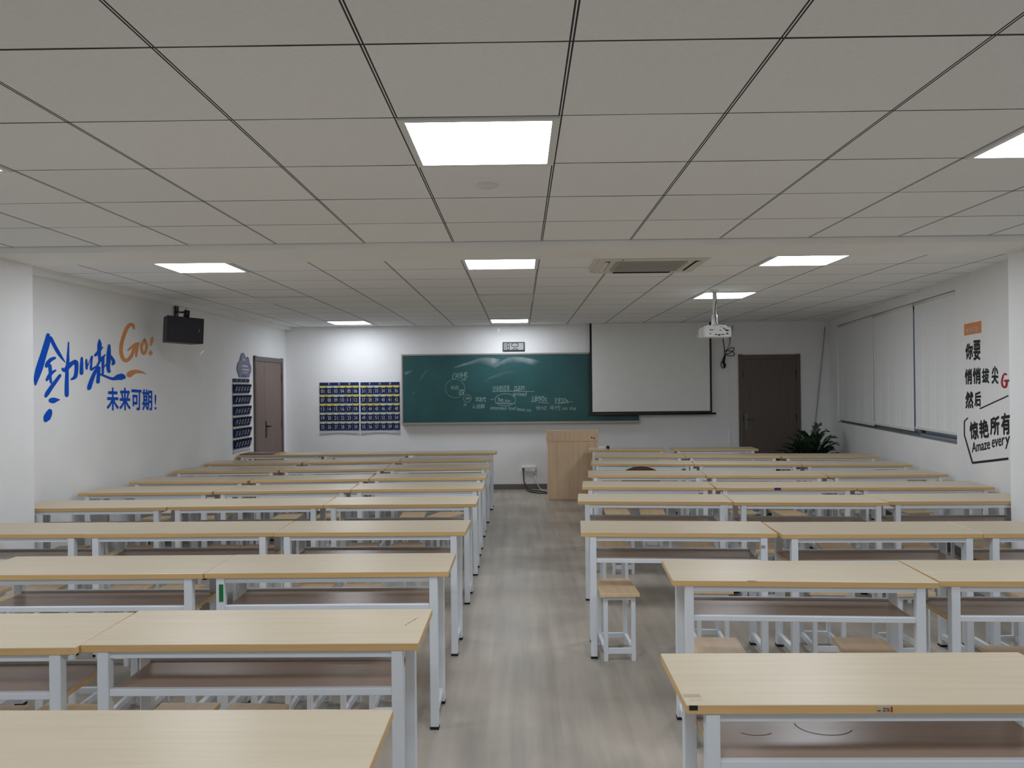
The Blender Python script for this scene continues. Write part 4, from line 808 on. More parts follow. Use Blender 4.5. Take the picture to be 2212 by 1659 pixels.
# ------------------------------------------------------------------ projector
pj = thing('projector', 'white projector hanging from a pole below the ceiling', 'projector', (2.034, 8.01, CZ))
zb, zt_ = 2.130 - CZ, 2.235 - CZ
bm = new()
slab(bm, rrect(0.15, 0.12, 0.04), zb, zt_ - 0.02); slab(bm, rrect(0.142, 0.112, 0.04), zt_ - 0.02, zt_ - 0.004); slab(bm, rrect(0.10, 0.085, 0.03), zt_ - 0.004, zt_ + 0.012)
obj('projector_body', bm, 'pl', pj)
bm = new()
for x, z, w, h in ((-0.085, 0.068, 0.04, 0.008), (-0.085, 0.028, 0.018, 0.008), (-0.03, 0.018, 0.022, 0.010), (0.0, 0.012, 0.028, 0.014), (0.038, 0.018, 0.024, 0.010), (0.068, 0.018, 0.012, 0.006), (0.088, 0.022, 0.008, 0.02), (0.10, 0.022, 0.008, 0.02), (0.082, 0.058, 0.03, 0.014), (0.02, 0.062, 0.014, 0.008)):
    box(bm, x, x + w, -0.1225, -0.119, zb + z, zb + z + h)
obj('rear_ports', bm, 'blk', pj)
bm = new(); tube(bm, [(-0.06, 0.11, zb + 0.05), (-0.06, 0.145, zb + 0.05)], [0.034, 0.030], 16)
obj('lens', bm, 'blk', pj)
bm = new(); tube(bm, [(0, 0, -0.01), (0, 0, zt_ + 0.1)], 0.020, 12); tube(bm, [(0, 0, zt_ + 0.13), (0, 0, zt_ + 0.012)], [0.028, 0.034], 10); tube(bm, [(0, 0, 0), (0, 0, -0.018)], 0.045, 16)
obj('ceiling_pole', bm, 'pl', pj)
for x, y in ((-0.12, -0.09), (0.12, -0.09), (-0.12, 0.09), (0.12, 0.09)):
    bm = new(); tube(bm, [(0, 0, zt_ + 0.016), (x * 0.7, y * 0.8, zt_ + 0.014), (x * 1.12, y, zt_ - 0.02), (x * 1.20, y * 1.05, zt_ - 0.05)], 0.006, 6)
    obj('bracket_arm', bm, 'pl', pj)
for x, y in ((-0.155, -0.06), (-0.155, 0.06)):
    bm = new(); tube(bm, [(x, y, zb + 0.02), (x - 0.014, y, zb + 0.02)], 0.008, 8)
    obj('level_knob', bm, 'pl', pj)
bm = new(); tube(bm, [(0.012, -0.024, -0.03), (0.018, -0.026, -0.10), (0.006, -0.026, -0.16), (-0.002, -0.026, -0.24), (0.0, -0.036, -0.33), (0.02, -0.045, zt_ + 0.015), (0.05, -0.10, zt_ - 0.005), (0.075, -0.135, zb + 0.075), (0.095, -0.124, zb + 0.064)], 0.004, 6)
obj('signal_cable', bm, 'blk', pj)

# coiled black cable hanging on the back wall behind the projector
bm = new()
tube(bm, [(0, -0.012, 0.52), (-0.005, -0.014, 0.25), (0.01, -0.018, 0.14), (0.02, -0.02, 0.0), (0.012, -0.022, -0.08)], 0.006, 6)
tube(bm, [(0.145, -0.03, 0.49), (0.11, -0.03, 0.35), (0.09, -0.03, 0.2), (0.03, -0.024, 0.06)], 0.005, 6)
def loop(cx, cz, rx, rz_, rot, y):
    P = []
    for k in range(21):
        a = 2 * PI * k / 20; x = rx * math.cos(a); z = rz_ * math.sin(a)
        P.append((cx + x * math.cos(rot) - z * math.sin(rot), y, cz + x * math.sin(rot) + z * math.cos(rot)))
    return P
tube(bm, loop(0.09, 0.09, 0.085, 0.035, 0.5, -0.028), 0.006, 6); tube(bm, loop(0.09, 0.05, 0.08, 0.04, -0.25, -0.03), 0.006, 6)
tube(bm, [(0.02, -0.02, 0.03), (0.0, -0.03, -0.04), (-0.02, -0.03, -0.11)], [0.010, 0.022, 0.012], 8)
tube(bm, loop(-0.02, -0.13, 0.028, 0.055, 0.2, -0.024), 0.006, 6)
tube(bm, [(0.0, -0.024, -0.09), (0.012, -0.024, -0.13), (0.01, -0.024, -0.18)], [0.012, 0.024, 0.012], 8)
tag(obj('cable_bundle', bm, 'blk', loc=(3.245, BY, 2.08)), 'tied black cable bundle hanging on the wall between screen and dark door', 'cable')
bm = new(); box(bm, 3.318, 3.334, BY - 0.012, BY, 0.083, CZ)
tag(obj('cable_duct', bm, 'wall'), 'thin white cable duct running up the wall between screen and dark door', 'cable duct')
bm = new(); tube(bm, [(4.84, 12.20, 2.53), (4.80, 12.215, 2.1), (4.755, 12.22, 1.7), (4.71, 12.22, 1.3), (4.665, 12.22, 0.93), (4.64, 12.225, 0.5), (4.63, 12.23, 0.10)], 0.009, 8)
tag(obj('hanging_cable', bm, 'plg', ), 'thin grey cable slanting down the corner beside the dark door', 'cable')

# ------------------------------------------------------------------ lectern
lc = thing('lectern', 'tall beech lectern in the gap between the two blocks of desks', 'lectern', (0.752, 11.35, 0))
bm = new(); box(bm, -0.355, 0.355, -0.27, 0.27, 0.0, 0.84); bevel(bm, 0.003)
obj('lectern_body', bm, 'lectern', lc)
bm = new()
prism(bm, [(-0.28, 0.84), (0.30, 0.84), (0.30, 0.93), (-0.28, 1.004)], -0.375, 0.375)
for v in bm.verts: v.co = Vector((-v.co.y, v.co.x, v.co.z))
bmesh.ops.recalc_face_normals(bm, faces=bm.faces); bevel(bm, 0.004)
tp = obj('lectern_top', bm, ['lectern'], lc)
for x, z in ((0.275, 0.895), (0.312, 0.882)):
    bm = new(); tube(bm, [(x, -0.279, z), (x, -0.288, z)], 0.010, 10)
    obj('lock', bm, 'bronze', tp)

# ------------------------------------------------------------------ wall sockets and their leads
so = thing('wall_socket', 'white multi-gang wall socket low on the wall beside the lectern', 'socket', (0.127, BY, 0.279))
bm = new(); box(bm, -0.118, 0.118, -0.03, 0, 0, 0.088); bevel(bm, 0.004)
obj('socket_box', bm, 'pl', so)
for x in (-0.08, 0.0, 0.08):
    bm = new(); box(bm, x - 0.034, x + 0.034, -0.034, -0.03, 0.012, 0.078); bevel(bm, 0.002)
    pl_ = obj('socket_plate', bm, 'pl', so)
    bm = new()
    for dx, dz in ((-0.012, 0.03), (0.012, 0.03), (0, 0.052)): box(bm, x + dx - 0.004, x + dx + 0.004, -0.0352, -0.034, dz - 0.006, dz + 0.006)
    obj('pin_holes', bm, 'plg', pl_)
bm = new()
tube(bm, [(0.042, 12.20, 0.325), (0.042, 12.17, 0.31), (0.045, 12.17, 0.22), (0.05, 12.17, 0.13), (0.10, 12.10, 0.03), (0.18, 12.0, 0.010), (0.30, 11.93, 0.010), (0.42, 11.80, 0.010), (0.52, 11.66, 0.010)], 0.008, 8)
tube(bm, [(0.042, 12.215, 0.325), (0.042, 12.185, 0.325)], 0.016, 10)
tube(bm, [(0.09, 12.06, 0.012), (0.16, 11.84, 0.010), (0.28, 11.72, 0.010), (0.38, 11.70, 0.010), (0.50, 11.64, 0.010)], 0.008, 8)
tag(obj('power_cord', bm, 'blk'), 'black power cord looping from the wall socket to the lectern', 'cord')
bm = new()
tube(bm, [(0.207, 12.215, 0.32), (0.207, 12.18, 0.31), (0.215, 12.18, 0.24)], 0.012, 8)
tube(bm, [(0.215, 12.18, 0.24), (0.25, 12.16, 0.12), (0.29, 12.12, 0.04), (0.34, 12.0, 0.008), (0.42, 11.9, 0.008)], 0.005, 8)
tag(obj('power_cord', bm, 'pl'), 'thin white power cord slanting from the wall socket to the floor', 'cord')

# ------------------------------------------------------------------ potted palm
pm = thing('potted_palm', 'dark green potted palm beside the dark door under the windows', 'plant', (4.285, 11.38, 0))
bm = new(); lathe(bm, [(0.13, 0.0), (0.17, 0.28), (0.185, 0.30), (0.185, 0.33), (0.165, 0.33)], 24)
obj('pot', bm, 'pot', pm)
bm = new(); lathe(bm, [(0.163, 0.318), (0.163, 0.334), (0.05, 0.345)], 24)
obj('potting_soil', bm, 'soil', pm)
rnd = random.Random(4)
# frond tips (x, y, z) relative to the pot, close to those seen
tips = [(-0.40, -0.05, 0.70), (-0.27, 0.1, 0.82), (-0.15, -0.05, 0.92), (-0.05, -0.1, 0.86), (0.12, 0.05, 1.00), (0.20, -0.02, 0.92), (0.28, -0.12, 0.84), (0.33, -0.06, 0.74),
        (-0.50, -0.1, 0.55), (-0.34, -0.28, 0.62), (-0.12, -0.34, 0.70), (0.12, -0.36, 0.68), (0.28, -0.30, 0.62), (0.02, 0.22, 0.74), (-0.22, -0.18, 0.76), (0.18, -0.2, 0.78), (-0.44, 0.10, 0.64), (-0.02, -0.22, 0.76),
        (-0.3, -0.1, 0.68), (0.3, 0.02, 0.66), (-0.36, 0.02, 0.60), (0.24, -0.1, 0.70), (-0.16, 0.12, 0.78), (0.34, -0.16, 0.58),
        (-0.24, -0.22, 0.66), (-0.10, -0.30, 0.62), (0.05, -0.32, 0.64), (0.20, -0.30, 0.60), (-0.34, -0.12, 0.74), (0.08, -0.12, 0.88), (0.24, -0.06, 0.84), (-0.08, -0.16, 0.86), (-0.20, 0.02, 0.86), (0.16, -0.26, 0.70)]
for tx, ty, tz in tips:
    a = Vector((tx * 0.08, ty * 0.08, 0.34)); c = Vector((tx, ty, tz)); b = Vector((tx * 0.6, ty * 0.6, tz * 0.85 + 0.12))
    P = [a * (1 - u) ** 2 + b * 2 * u * (1 - u) + c * u * u for u in [i / 16 for i in range(17)]]
    bm = new(); tube(bm, P, [0.007 - 0.0003 * i for i in range(17)], 5, 1)
    for i in range(4, 17):
        d = (P[i] - P[i - 1]).normalized(); s = d.cross(Vector((0, 0, 1)))
        s = s.normalized() if s.length > 0.01 else Vector((1, 0, 0))
        L = 0.145 * (1 - 0.5 * abs(i - 9) / 8) * rnd.uniform(0.85, 1.15)
        for sg in (-1, 1):
            tip = P[i] + (s * sg * 0.7 + d * 0.8 + Vector((0, 0, rnd.uniform(-0.3, 0.15)))) * L
            w = d * 0.021; mid = P[i].lerp(tip, 0.5) + Vector((0, 0, 0.010))
            v = [bm.verts.new(x) for x in (P[i] - w * 0.5, mid - w, tip, mid + w, P[i] + w * 0.5)]
            bm.faces.new(v)
    obj('frond', bm, ['leaf', 'stem'], pm)

# ------------------------------------------------------------------ tape scraps
def scrap(place, s, z, w, h, rot, lab):
    bm = new(); c, sn = math.cos(rot), math.sin(rot)
    rn = random.Random(int(s * 100))
    P = []
    for u, v in ((-1, -0.8), (-0.2, -1), (1, -0.7), (0.8, 0.2), (1, 0.9), (0.1, 1), (-0.9, 0.8)):
        x, y = u * w / 2 * rn.uniform(0.85, 1.1), v * h / 2 * rn.uniform(0.8, 1.1)
        P.append(place(s + x * c - y * sn, z + x * sn + y * c))
    bm.faces.new([bm.verts.new(p) for p in P])
    tag(obj('tape_scrap', bm, 'tape'), lab, 'tape scrap', 'scraps of white tape left on the walls')
scrap(on_left(0.003), 3.61, 2.09, 0.15, 0.035, 0.42, 'slanting scrap of white tape on the wall under the black speaker')
scrap(lambda s, z: Vector((-3.633, s, z)), 5.42, 2.505, 0.05, 0.03, -0.7, 'white scrap stuck high on the pillar by the slogan wall')
scrap(on_back(0.003), -0.33, 2.543, 0.035, 0.05, 0, 'white scrap above the digital clock')
for s, w in ((3.33, 0.30), (3.72, 0.22), (4.45, 0.18), (5.0, 0.10)):
    scrap(lambda a, z: on_left(0.1015)(a, z), s, CZ - 0.026, w, 0.022, 0.03, {3.33: 'longest torn strip of white tape on the boxed pipe, beside the speaker', 3.72: 'second torn strip of white tape on the boxed pipe past the speaker',
          4.45: 'third torn strip of white tape on the boxed pipe past the speaker', 5.0: 'short torn tape on the boxed pipe above the brown door'}[s])

# ------------------------------------------------------------------ desks
DL, DD, DH = 1.165, 0.41, 0.76
def desk_proto():
    t = thing('school_desk', '', 'desk')
    bm = new(); fs = box(bm, -DL / 2, DL / 2, -DD / 2, DD / 2, DH - 0.026, DH)
    for f in fs[2:]: f.material_index = 1
    bmesh.ops.bevel(bm, geom=list(bm.edges), offset=0.0015, segments=1, affect='EDGES')
    obj('tabletop', bm, ['oak', 'edge'], t)
    fx = DL / 2 - 0.055; y0 = -DD / 2 + 0.004; y1 = y0 + 0.30; lw = 0.039
    bm = new(); fs = box(bm, -fx + lw, fx - lw, y0 + 0.028, y1 + 0.012, 0.572, 0.590)
    for f in fs[2:]: f.material_index = 1
    obj('shelf', bm, ['shelf', 'edge'], t)
    bm = new()
    box(bm, -fx + lw, fx - lw, y0 + 0.012, y0 + 0.034, DH - 0.052, DH - 0.026); box(bm, -fx + lw, fx - lw, y1 + 0.01, y1 + 0.032, DH - 0.052, DH - 0.026)
    for s in (-1, 1):
        xa, xb = sorted((s * (fx - 0.008), s * (fx - 0.034))); box(bm, xa, xb, y0 + lw, y1, DH - 0.052, DH - 0.026)
    obj('top_frame', bm, 'white', t)
    for y in (y0 + 0.006, y1 + 0.012):
        bm = new(); box(bm, -fx + lw, fx - lw, y, y + 0.022, 0.576, 0.601); bevel(bm, 0.003, 2)
        obj('shelf_rail', bm, 'white', t)
    for s in (-1, 1):
        xa, xb = sorted((s * fx, s * (fx - lw)))
        bm = new(); box(bm, min(s * (fx - 0.008), s * (fx - 0.036)), max(s * (fx - 0.008), s * (fx - 0.036)), y0 + lw, y1, 0.048, 0.082); bevel(bm, 0.002)
        obj('foot_stretcher', bm, 'white', t)
        for y in (y0, y1):
            bm = new(); box(bm, xa, xb, y, y + lw, 0.012, DH - 0.026); bevel(bm, 0.003, 2)
            lg = obj('leg', bm, 'white', t)
            bm = new(); box(bm, xa - 0.001, xb + 0.001, y - 0.001, y + lw + 0.001, 0, 0.013)
            obj('foot_cap', bm, 'black', lg)
    return t

ORD = ['first', 'second', 'third', 'fourth', 'fifth', 'sixth', 'seventh', 'eighth', 'ninth', 'tenth']
# front edge of each desk: (x left, y left, x right, y right), aisle desk first
LEFT = {1: [(-1.54, 1.71, -0.36, 1.70)],
 2: [(-1.54, 2.66, -0.36, 2.65), (-2.72, 2.625, -1.545, 2.635)],
 3: [(-1.53, 3.68, -0.35, 3.68), (-2.71, 3.68, -1.535, 3.675)],
 4: [(-1.52, 4.71, -0.34, 4.68), (-2.71, 4.71, -1.525, 4.715), (-3.895, 4.72, -2.715, 4.72)],
 5: [(-1.50, 5.81, -0.34, 5.79), (-2.675, 5.77, -1.505, 5.80), (-3.85, 5.75, -2.68, 5.76)],
 6: [(-1.485, 6.68, -0.33, 6.67), (-2.66, 6.61, -1.49, 6.67), (-3.83, 6.60, -2.665, 6.60)],
 7: [(-1.48, 7.48, -0.34, 7.45), (-2.615, 7.37, -1.485, 7.46), (-3.78, 7.37, -2.62, 7.36)],
 8: [(-1.48, 8.38, -0.34, 8.39), (-2.615, 8.29, -1.485, 8.36), (-3.78, 8.29, -2.62, 8.28)],
 9: [(-1.455, 9.23, -0.33, 9.26), (-2.595, 9.10, -1.46, 9.21), (-3.765, 9.10, -2.60, 9.10)],
 10: [(-1.485, 10.22, -0.32, 10.22), (-2.64, 10.20, -1.49, 10.21), (-3.78, 10.18, -2.645, 10.19)]}
RIGHT = {1: [(0.45, 2.125, 1.615, 2.115)],
 2: [(0.68, 3.48, 1.84, 3.40), (1.852, 3.43, 3.015, 3.38)],
 3: [(0.355, 4.64, 1.51, 4.53), (1.518, 4.51, 2.68, 4.49), (2.69, 4.48, 3.85, 4.47)],
 4: [(0.43, 5.89, 1.59, 5.77), (1.597, 5.765, 2.71, 5.675), (2.725, 5.715, 3.855, 5.71)],
 5: [(0.53, 6.72, 1.66, 6.59), (1.667, 6.585, 2.84, 6.52), (2.85, 6.51, 3.96, 6.46)],
 6: [(0.66, 7.59, 1.80, 7.47), (1.807, 7.465, 2.93, 7.36), (2.94, 7.37, 4.09, 7.40)],
 7: [(0.79, 8.67, 1.93, 8.55), (1.937, 8.545, 3.06, 8.38), (3.067, 8.375, 4.20, 8.27)],
 8: [(0.92, 9.63, 2.04, 9.51), (2.047, 9.505, 3.16, 9.35), (3.17, 9.335, 4.30, 9.24)],
 9: [(0.935, 10.56, 1.985, 10.46), (2.09, 10.48, 3.22, 10.42)]}
def long_shelf(side):
    # inner desks carry a shelf that runs out past the legs on the aisle side
    fx = DL / 2 - 0.055; lw = 0.039; y0 = -DD / 2 + 0.004; y1 = y0 + 0.30
    bm = new(); fs = box(bm, *((-fx + lw, fx) if side > 0 else (-fx, fx - lw)), y0 + lw + 0.001, y1 - 0.001, 0.572, 0.590)
    for f in fs[2:]: f.material_index = 1
    fs = box(bm, -fx + lw, fx - lw, y1 - 0.001, y1 + 0.012, 0.572, 0.590)
    fs = box(bm, -fx + lw, fx - lw, y0 + 0.028, y0 + lw + 0.001, 0.572, 0.590)
    me = bpy.data.meshes.new('shelf'); bm.to_mesh(me); bm.free()
    me.materials.append(X_['shelf']); me.materials.append(X_['edge'])
    return me
LONG = {1: long_shelf(1), -1: long_shelf(-1), 0: None}
proto = None
DESK = {}
WIDE = {('R', 9, 1): 0.09, ('R', 2, 1): 0.010}       # gaps between neighbours that the row really has
for blk, rows, bn in (('L', LEFT, 'slogan-side'), ('R', RIGHT, 'window-side')):
    tot = max(rows); sgn = -1 if blk == 'L' else 1     # rows run from the aisle towards the wall
    for r, ds in rows.items():
        angs = [math.atan2(q[3] - q[1], q[2] - q[0]) for q in ds]
        mean = sum(angs) / len(angs)
        prev = None
        for k, (xl, yl, xr, yr) in enumerate(ds):
            th = 0.6 * angs[k] + 0.4 * mean
            mx, my = (xl + xr) / 2, (yl + yr) / 2
            L = xr - xl - 0.001
            dx, nx = math.cos(th), -math.sin(th)
            def side(sx, y):       # x of an end edge at front (0) or back (1)
                return mx + sx * L / 2 * dx + y * DD * nx
            if prev is not None:
                need = max(sgn * (prev[0] - side(-sgn, 0)), sgn * (prev[1] - side(-sgn, 1))) + WIDE.get((blk, r, k), 0.002)
                # slide the near end to its neighbour and keep the far end where it is
                L -= need; mx += sgn * need / 2
            prev = (side(sgn, 0), side(sgn, 1))
            t = proto = desk_proto() if proto is None else copy_tree(proto)
            n = Vector((-math.sin(th), math.cos(th), 0))
            t.location = Vector((mx, my, 0)) + n * DD / 2; t.rotation_euler = (0, 0, th); t.scale = (L / DL, 1, 1)
            for c_ in t.children:
                if c_.name.split('.')[0] == 'shelf':
                    if LONG[0] is None: LONG[0] = c_.data
                    c_.data = LONG[-sgn] if k > 0 else LONG[0]
            pos = ('aisle end', 'middle', 'wall end')[k] if len(ds) > 1 or r > 1 else 'aisle end'
            if blk == 'R' and r == 9 and k == 1: pos = 'wall end'
            tag(t, 'pale oak desk on white frame, %s of %s row, %s block, counting from chalkboard' % (pos, ORD[tot - r], bn), 'desk', 'desks in the %s block' % bn)
            DESK[(blk, r, k)] = t

# marks and stickers on single desks
def stick(key, name, m, x0, x1, y0, y1, z0, z1, lab):
    bm = new(); box(bm, x0, x1, y0, y1, z0, z1)
    o = obj(name, bm, m, DESK[key]); o['label'] = lab
    return o
fy = -DD / 2
stick(('L', 3, 0), 'sticker', 'green', -0.512, -0.492, fy + 0.002, fy + 0.0045, 0.622, 0.705, 'green sticker on the leg')
stick(('R', 5, 1), 'sticker', 'purple', -0.10, -0.045, fy - 0.002, fy + 0.001, DH - 0.024, DH - 0.002, 'purple sticker on the front edge')
stick(('R', 1, 0), 'sticker', 'blk', -0.575, -0.552, fy - 0.0015, fy + 0.001, DH - 0.014, DH - 0.001, 'black sticker at the corner of the edge')
lb = stick(('R', 1, 0), 'edge_label', 'label', -0.062, -0.022, fy - 0.0015, fy + 0.001, DH - 0.019, DH - 0.005, 'small printed label on the front edge')
bm = new()
for x, z in ((-0.06, 0.743), (-0.045, 0.749), (-0.046, 0.743), (-0.036, 0.748), (-0.035, 0.743)): box(bm, x, x + 0.008, fy - 0.0022, fy - 0.0015, z, z + 0.002)
obj('label_print', bm, 'blk', lb)
bm = new(); box(bm, -0.024, -0.020, fy - 0.0024, fy - 0.0012, DH - 0.019, DH - 0.005)
obj('label_tip', bm, 'redtip', lb)
stick(('R', 1, 0), 'tape_mark', 'residue', -0.578, -0.53, fy + 0.055, fy + 0.075, DH, DH + 0.0006, 'two strips of tape residue on top')
stick(('R', 1, 0), 'tape_mark', 'label', -0.566, -0.53, fy + 0.032, fy + 0.050, DH, DH + 0.0006, 'two strips of tape residue on top')
stick(('R', 2, 0), 'tape_mark', 'residue', -0.25, -0.21, fy - 0.0008, fy + 0.012, DH - 0.001, DH + 0.0006, 'small tape mark at the front edge')
stick(('R', 3, 0), 'leg_label', 'plg', 0.488, 0.512, fy + 0.002, fy + 0.0045, 0.672, 0.69, 'small grey label on the leg')
bm = new()
rn = random.Random(2)
for k in range(12):
    x = 0.505 + 0.0035 * k * 0.9; y = fy + 0.20 + 0.0085 * k + rn.uniform(-0.003, 0.003); box(bm, x, x + rn.uniform(0.003, 0.007), y, y + 0.003, DH, DH + 0.0005)
o = obj('pen_marks', bm, 'blk', DESK[('L', 2, 0)]); o['label'] = 'small pen marks near the corner'
bm = new()
for cx, cy, rx, ry, a0, a1 in ((-0.33, fy + 0.22, 0.05, 0.03, 200, 330), (-0.11, fy + 0.26, 0.085, 0.07, 170, 330)):
    P = [(cx + rx * math.cos(math.radians(a0 + (a1 - a0) * i / 16)), cy + ry * math.sin(math.radians(a0 + (a1 - a0) * i / 16))) for i in range(17)]
    for (x0, y0_), (x1, y1_) in zip(P, P[1:]):
        d = Vector((x1 - x0, y1_ - y0_, 0)).normalized(); n = Vector((-d.y, d.x, 0)) * 0.0018
        bm.faces.new([bm.verts.new(p) for p in (Vector((x0, y0_, 0.5905)) - n, Vector((x1, y1_, 0.5905)) - n, Vector((x1, y1_, 0.5905)) + n, Vector((x0, y0_, 0.5905)) + n)])
o = obj('shelf_scratches', bm, 'doorA', DESK[('R', 1, 0)]); o['label'] = 'two curved scratches on the shelf'

# ------------------------------------------------------------------ stools
SW, SD, SH = 0.235, 0.36, 0.41
def stool_proto():
    t = thing('school_stool', '', 'stool')
    bm = new(); box(bm, -SW / 2, SW / 2, -SD / 2, SD / 2, SH - 0.022, SH); bevel(bm, 0.002)
    obj('seat', bm, 'seat', t)
    lx, ly, w = 0.095, 0.155, 0.025
    bm = new()
    for s in (-1, 1):
        box(bm, min(s * lx, s * (lx - 0.02)), max(s * lx, s * (lx - 0.02)), -ly + w, ly - w, SH - 0.045, SH - 0.022)
        box(bm, -lx + w, lx - w, min(s * ly, s * (ly - 0.02)), max(s * ly, s * (ly - 0.02)), SH - 0.045, SH - 0.022)
    obj('seat_frame', bm, 'white', t)
    for sx in (-1, 1):
        for sy in (-1, 1):
            bm = new(); xa, xb = sorted((sx * lx, sx * (lx - w))); ya, yb = sorted((sy * ly, sy * (ly - w)))
            box(bm, xa, xb, ya, yb, 0, SH - 0.022); bevel(bm, 0.0015)
            obj('leg', bm, 'white', t)
    for s in (-1, 1):
        bm = new(); xa, xb = sorted((s * (lx - 0.003), s * (lx - 0.022))); box(bm, xa, xb, -ly + w, ly - w, 0.045, 0.075)
        obj('stretcher', bm, 'white', t)
        bm = new(); ya, yb = sorted((s * (ly - 0.003), s * (ly - 0.022))); box(bm, -lx + w, lx - w, ya, yb, 0.045, 0.075)
        obj('stretcher', bm, 'white', t)
    return t
rs = random.Random(11)
ST = {('L', 1, 0): [], ('R', 1, 0): [],
 ('L', 2, 0): [(-1.31, 2.84, 0), (-1.045, 2.83, -4)], ('L', 2, 1): [(-2.05, 2.82, 4), (-1.78, 2.84, -5)],
 ('L', 3, 0): [(-1.24, 3.90, 2), (-0.95, 3.88, -3), (-0.66, 3.90, 1)], ('L', 3, 1): [(-2.30, 3.90, 0), (-1.95, 3.88, 4)],
 ('L', 4, 0): [(-1.295, 4.70, 2), (-1.015, 4.66, -9)], ('L', 4, 1): [(-2.45, 4.70, 2), (-2.155, 4.69, -10)], ('L', 4, 2): [(-3.36, 4.66, -6), (-3.02, 4.75, 3)],
 ('L', 5, 0): [(-1.25, 5.93, 1), (-0.93, 5.93, -14)], ('L', 5, 1): [(-2.34, 5.90, 0), (-2.07, 5.90, -3)],
 ('L', 7, 0): [(-1.05, 7.49, 2), (-0.73, 7.45, -22)], ('L', 7, 1): [(-2.26, 7.42, 3), (-1.86, 7.55, 0)],
 ('R', 2, 0): [(0.915, 3.58, -3), (1.60, 3.56, -7)], ('R', 2, 1): [(2.24, 3.43, -4), (2.66, 3.52, 2)],
 ('R', 3, 0): [(0.575, 4.735, 2), (1.16, 4.79, -4)], ('R', 3, 1): [(1.84, 4.74, -5), (2.30, 4.70, 3)],
 ('R', 4, 0): [(0.71, 5.93, -2), (1.36, 5.88, -6)], ('R', 6, 0): [(0.94, 7.57, -3), (1.285, 7.56, -7)], ('R', 6, 1): [(2.56, 7.41, 2), (2.15, 7.56, -5)],
 ('R', 7, 0): [(1.72, 8.72, -4)]}
sproto = None
ends = ('aisle end', 'middle', 'wall end')
for key, dk in DESK.items():
    blk, r, k = key
    if key in ST:
        L = ST[key]
    else:
        L = []
        c = dk.location; rz = dk.rotation_euler.z
        for u in (-0.27, 0.24):
            x = u + rs.uniform(-0.06, 0.06); y = rs.uniform(-0.10, 0.0)
            L.append((c.x + x * math.cos(rz) - y * math.sin(rz), c.y + x * math.sin(rz) + y * math.cos(rz), math.degrees(rz) + rs.uniform(-7, 7)))
    # aisle side is +x for the slogan block, -x for the window block
    L = sorted(L, key=lambda p: -p[0] if blk == 'L' else p[0])
    tot = 10 if blk == 'L' else 9
    bn = 'slogan-side' if blk == 'L' else 'window-side'
    names = {1: ('lone',), 2: ('aisleward', 'wallward'), 3: ('aisleward', 'middle', 'wallward')}.get(len(L), ())
    pos = ends[k] if not (blk == 'R' and r == 9 and k == 1) else 'wall end'
    for nm, (x, y, rot) in zip(names, L):
        t = sproto = stool_proto() if sproto is None else copy_tree(sproto)
        t.location = (x, y, 0); t.rotation_euler = (0, 0, math.radians(rot))
        lab = 'oak-topped white stool, %s under desk at %s, %s row from chalkboard, %s block' % (nm, pos, ORD[tot - r], bn)
        if key == ('R', 3, 0) and nm == 'aisleward': lab = 'oak-topped white stool standing out beside the aisle, whole and unobstructed'
        tag(t, lab, 'stool', 'stools under the desks')

# ------------------------------------------------------------------ chair with a curved back among the stools
ch = thing('plywood_chair', 'chair with curved dark plywood back among the window-side desks', 'chair', (1.31, 8.44, 0), math.radians(-6))
bm = new(); K = 14; V = []
for a in range(K + 1):
    u = a / K * 2 - 1; x = 0.205 * u; y = -0.20 + 0.05 * (u * u)
    zt2 = 0.775 - 0.075 * u * u
    V.append([bm.verts.new((x, y - 0.009, 0.53)), bm.verts.new((x, y - 0.009, zt2)), bm.verts.new((x, y + 0.012, zt2)), bm.verts.new((x, y + 0.012, 0.53))])
for a in range(K):
    for q, mi in ((0, 0), (1, 1), (2, 0), (3, 1)):
        f = bm.faces.new((V[a][q], V[a][(q + 1) % 4], V[a + 1][(q + 1) % 4], V[a + 1][q])); f.material_index = mi
bm.faces.new(V[0]); bm.faces.new(V[-1][::-1])
obj('backrest', bm, ['chairwood', 'chairedge'], ch, recalc=True)
bm = new(); slab(bm, rrect(0.19, 0.19, 0.05), 0.43, 0.444)
obj('seat', bm, 'chairwood', ch)
for sx in (-1, 1):
    bm = new(); tube(bm, [(sx * 0.18, -0.21, 0), (sx * 0.155, -0.17, 0.42), (sx * 0.15, -0.175, 0.62)], 0.010, 8)
    obj('leg', bm, 'steel', ch)
    bm = new(); tube(bm, [(sx * 0.18, 0.19, 0), (sx * 0.15, 0.15, 0.43)], 0.010, 8)
    obj('leg', bm, 'steel', ch)

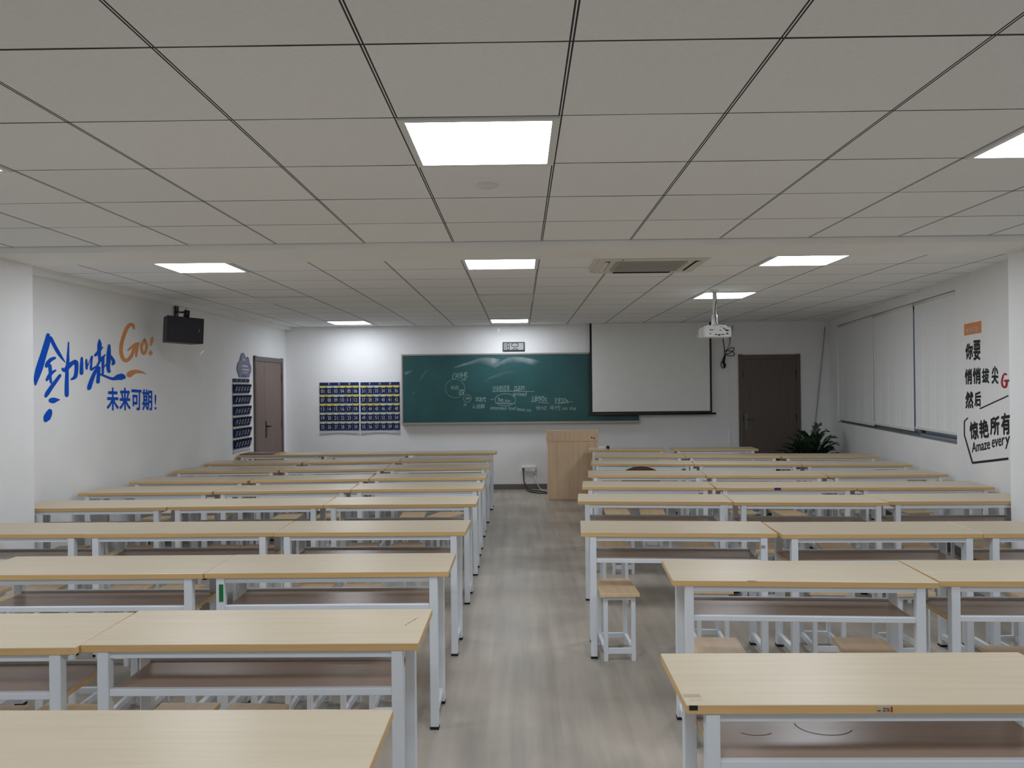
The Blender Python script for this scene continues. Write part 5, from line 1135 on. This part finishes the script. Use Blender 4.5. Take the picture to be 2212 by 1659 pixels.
# ------------------------------------------------------------------ small things lying on desks
bm = new()
z = DH
def sheet(bm, pts, z0, z1, mi):
    a = [bm.verts.new((x, y, z0)) for x, y in pts]; b = [bm.verts.new((x, y, z1)) for x, y in pts]
    fs = [bm.faces.new(a[::-1]), bm.faces.new(b)]
    for i in range(len(pts)): fs.append(bm.faces.new((a[i], a[(i + 1) % len(pts)], b[(i + 1) % len(pts)], b[i])))
    for f in fs: f.material_index = mi
    bmesh.ops.recalc_face_normals(bm, faces=fs)
sheet(bm, [(-3.76, 10.23), (-3.32, 10.25), (-3.30, 10.57), (-3.74, 10.56)], z, z + 0.014, 0)
tag(obj('cardboard_sheet', bm, 'board2'), 'brown cardboard sheet lying on the wall-end desk nearest the brown door', 'cardboard')
bm = new(); sheet(bm, [(-3.66, 10.30), (-3.42, 10.31), (-3.42, 10.50), (-3.64, 10.50)], z + 0.014, z + 0.018, 0)
tag(obj('newspaper', bm, 'paper'), 'greyish newspaper lying on the brown cardboard sheet', 'newspaper')
bm = new(); tube(bm, [(-3.285, 10.24, z + 0.008), (-3.245, 10.58, z + 0.008)], 0.008, 8)
tag(obj('wooden_stick', bm, 'edge'), 'pale wooden stick lying beside the brown cardboard sheet', 'stick')
bm = new(); box(bm, 1.085, 1.175, 10.66, 10.72, z, z + 0.036); bevel(bm, 0.004)
tag(obj('chalk_box', bm, 'pl'), 'small white box on the front-row desk beside the lectern', 'box')
mc = thing('microphone', 'small black microphone with cord beside the white box', 'microphone', (1.215, 10.70, z))
bm = new(); bmesh.ops.create_uvsphere(bm, u_segments=16, v_segments=10, radius=0.022)
for v in bm.verts: v.co.z += 0.024
for f in bm.faces: f.smooth = True
obj('head', bm, 'blk', mc)
bm = new(); tube(bm, [(0.0, 0.01, 0.024), (0.02, 0.05, 0.016), (0.03, 0.08, 0.012)], [0.012, 0.010, 0.009], 8)
obj('handle', bm, 'blk', mc)
bm = new(); tube(bm, [(-0.005, -0.02, 0.014), (-0.012, -0.07, 0.006), (-0.006, -0.14, 0.006), (-0.004, -0.168, 0.007)], 0.0045, 6)
obj('cord', bm, 'blk', mc)
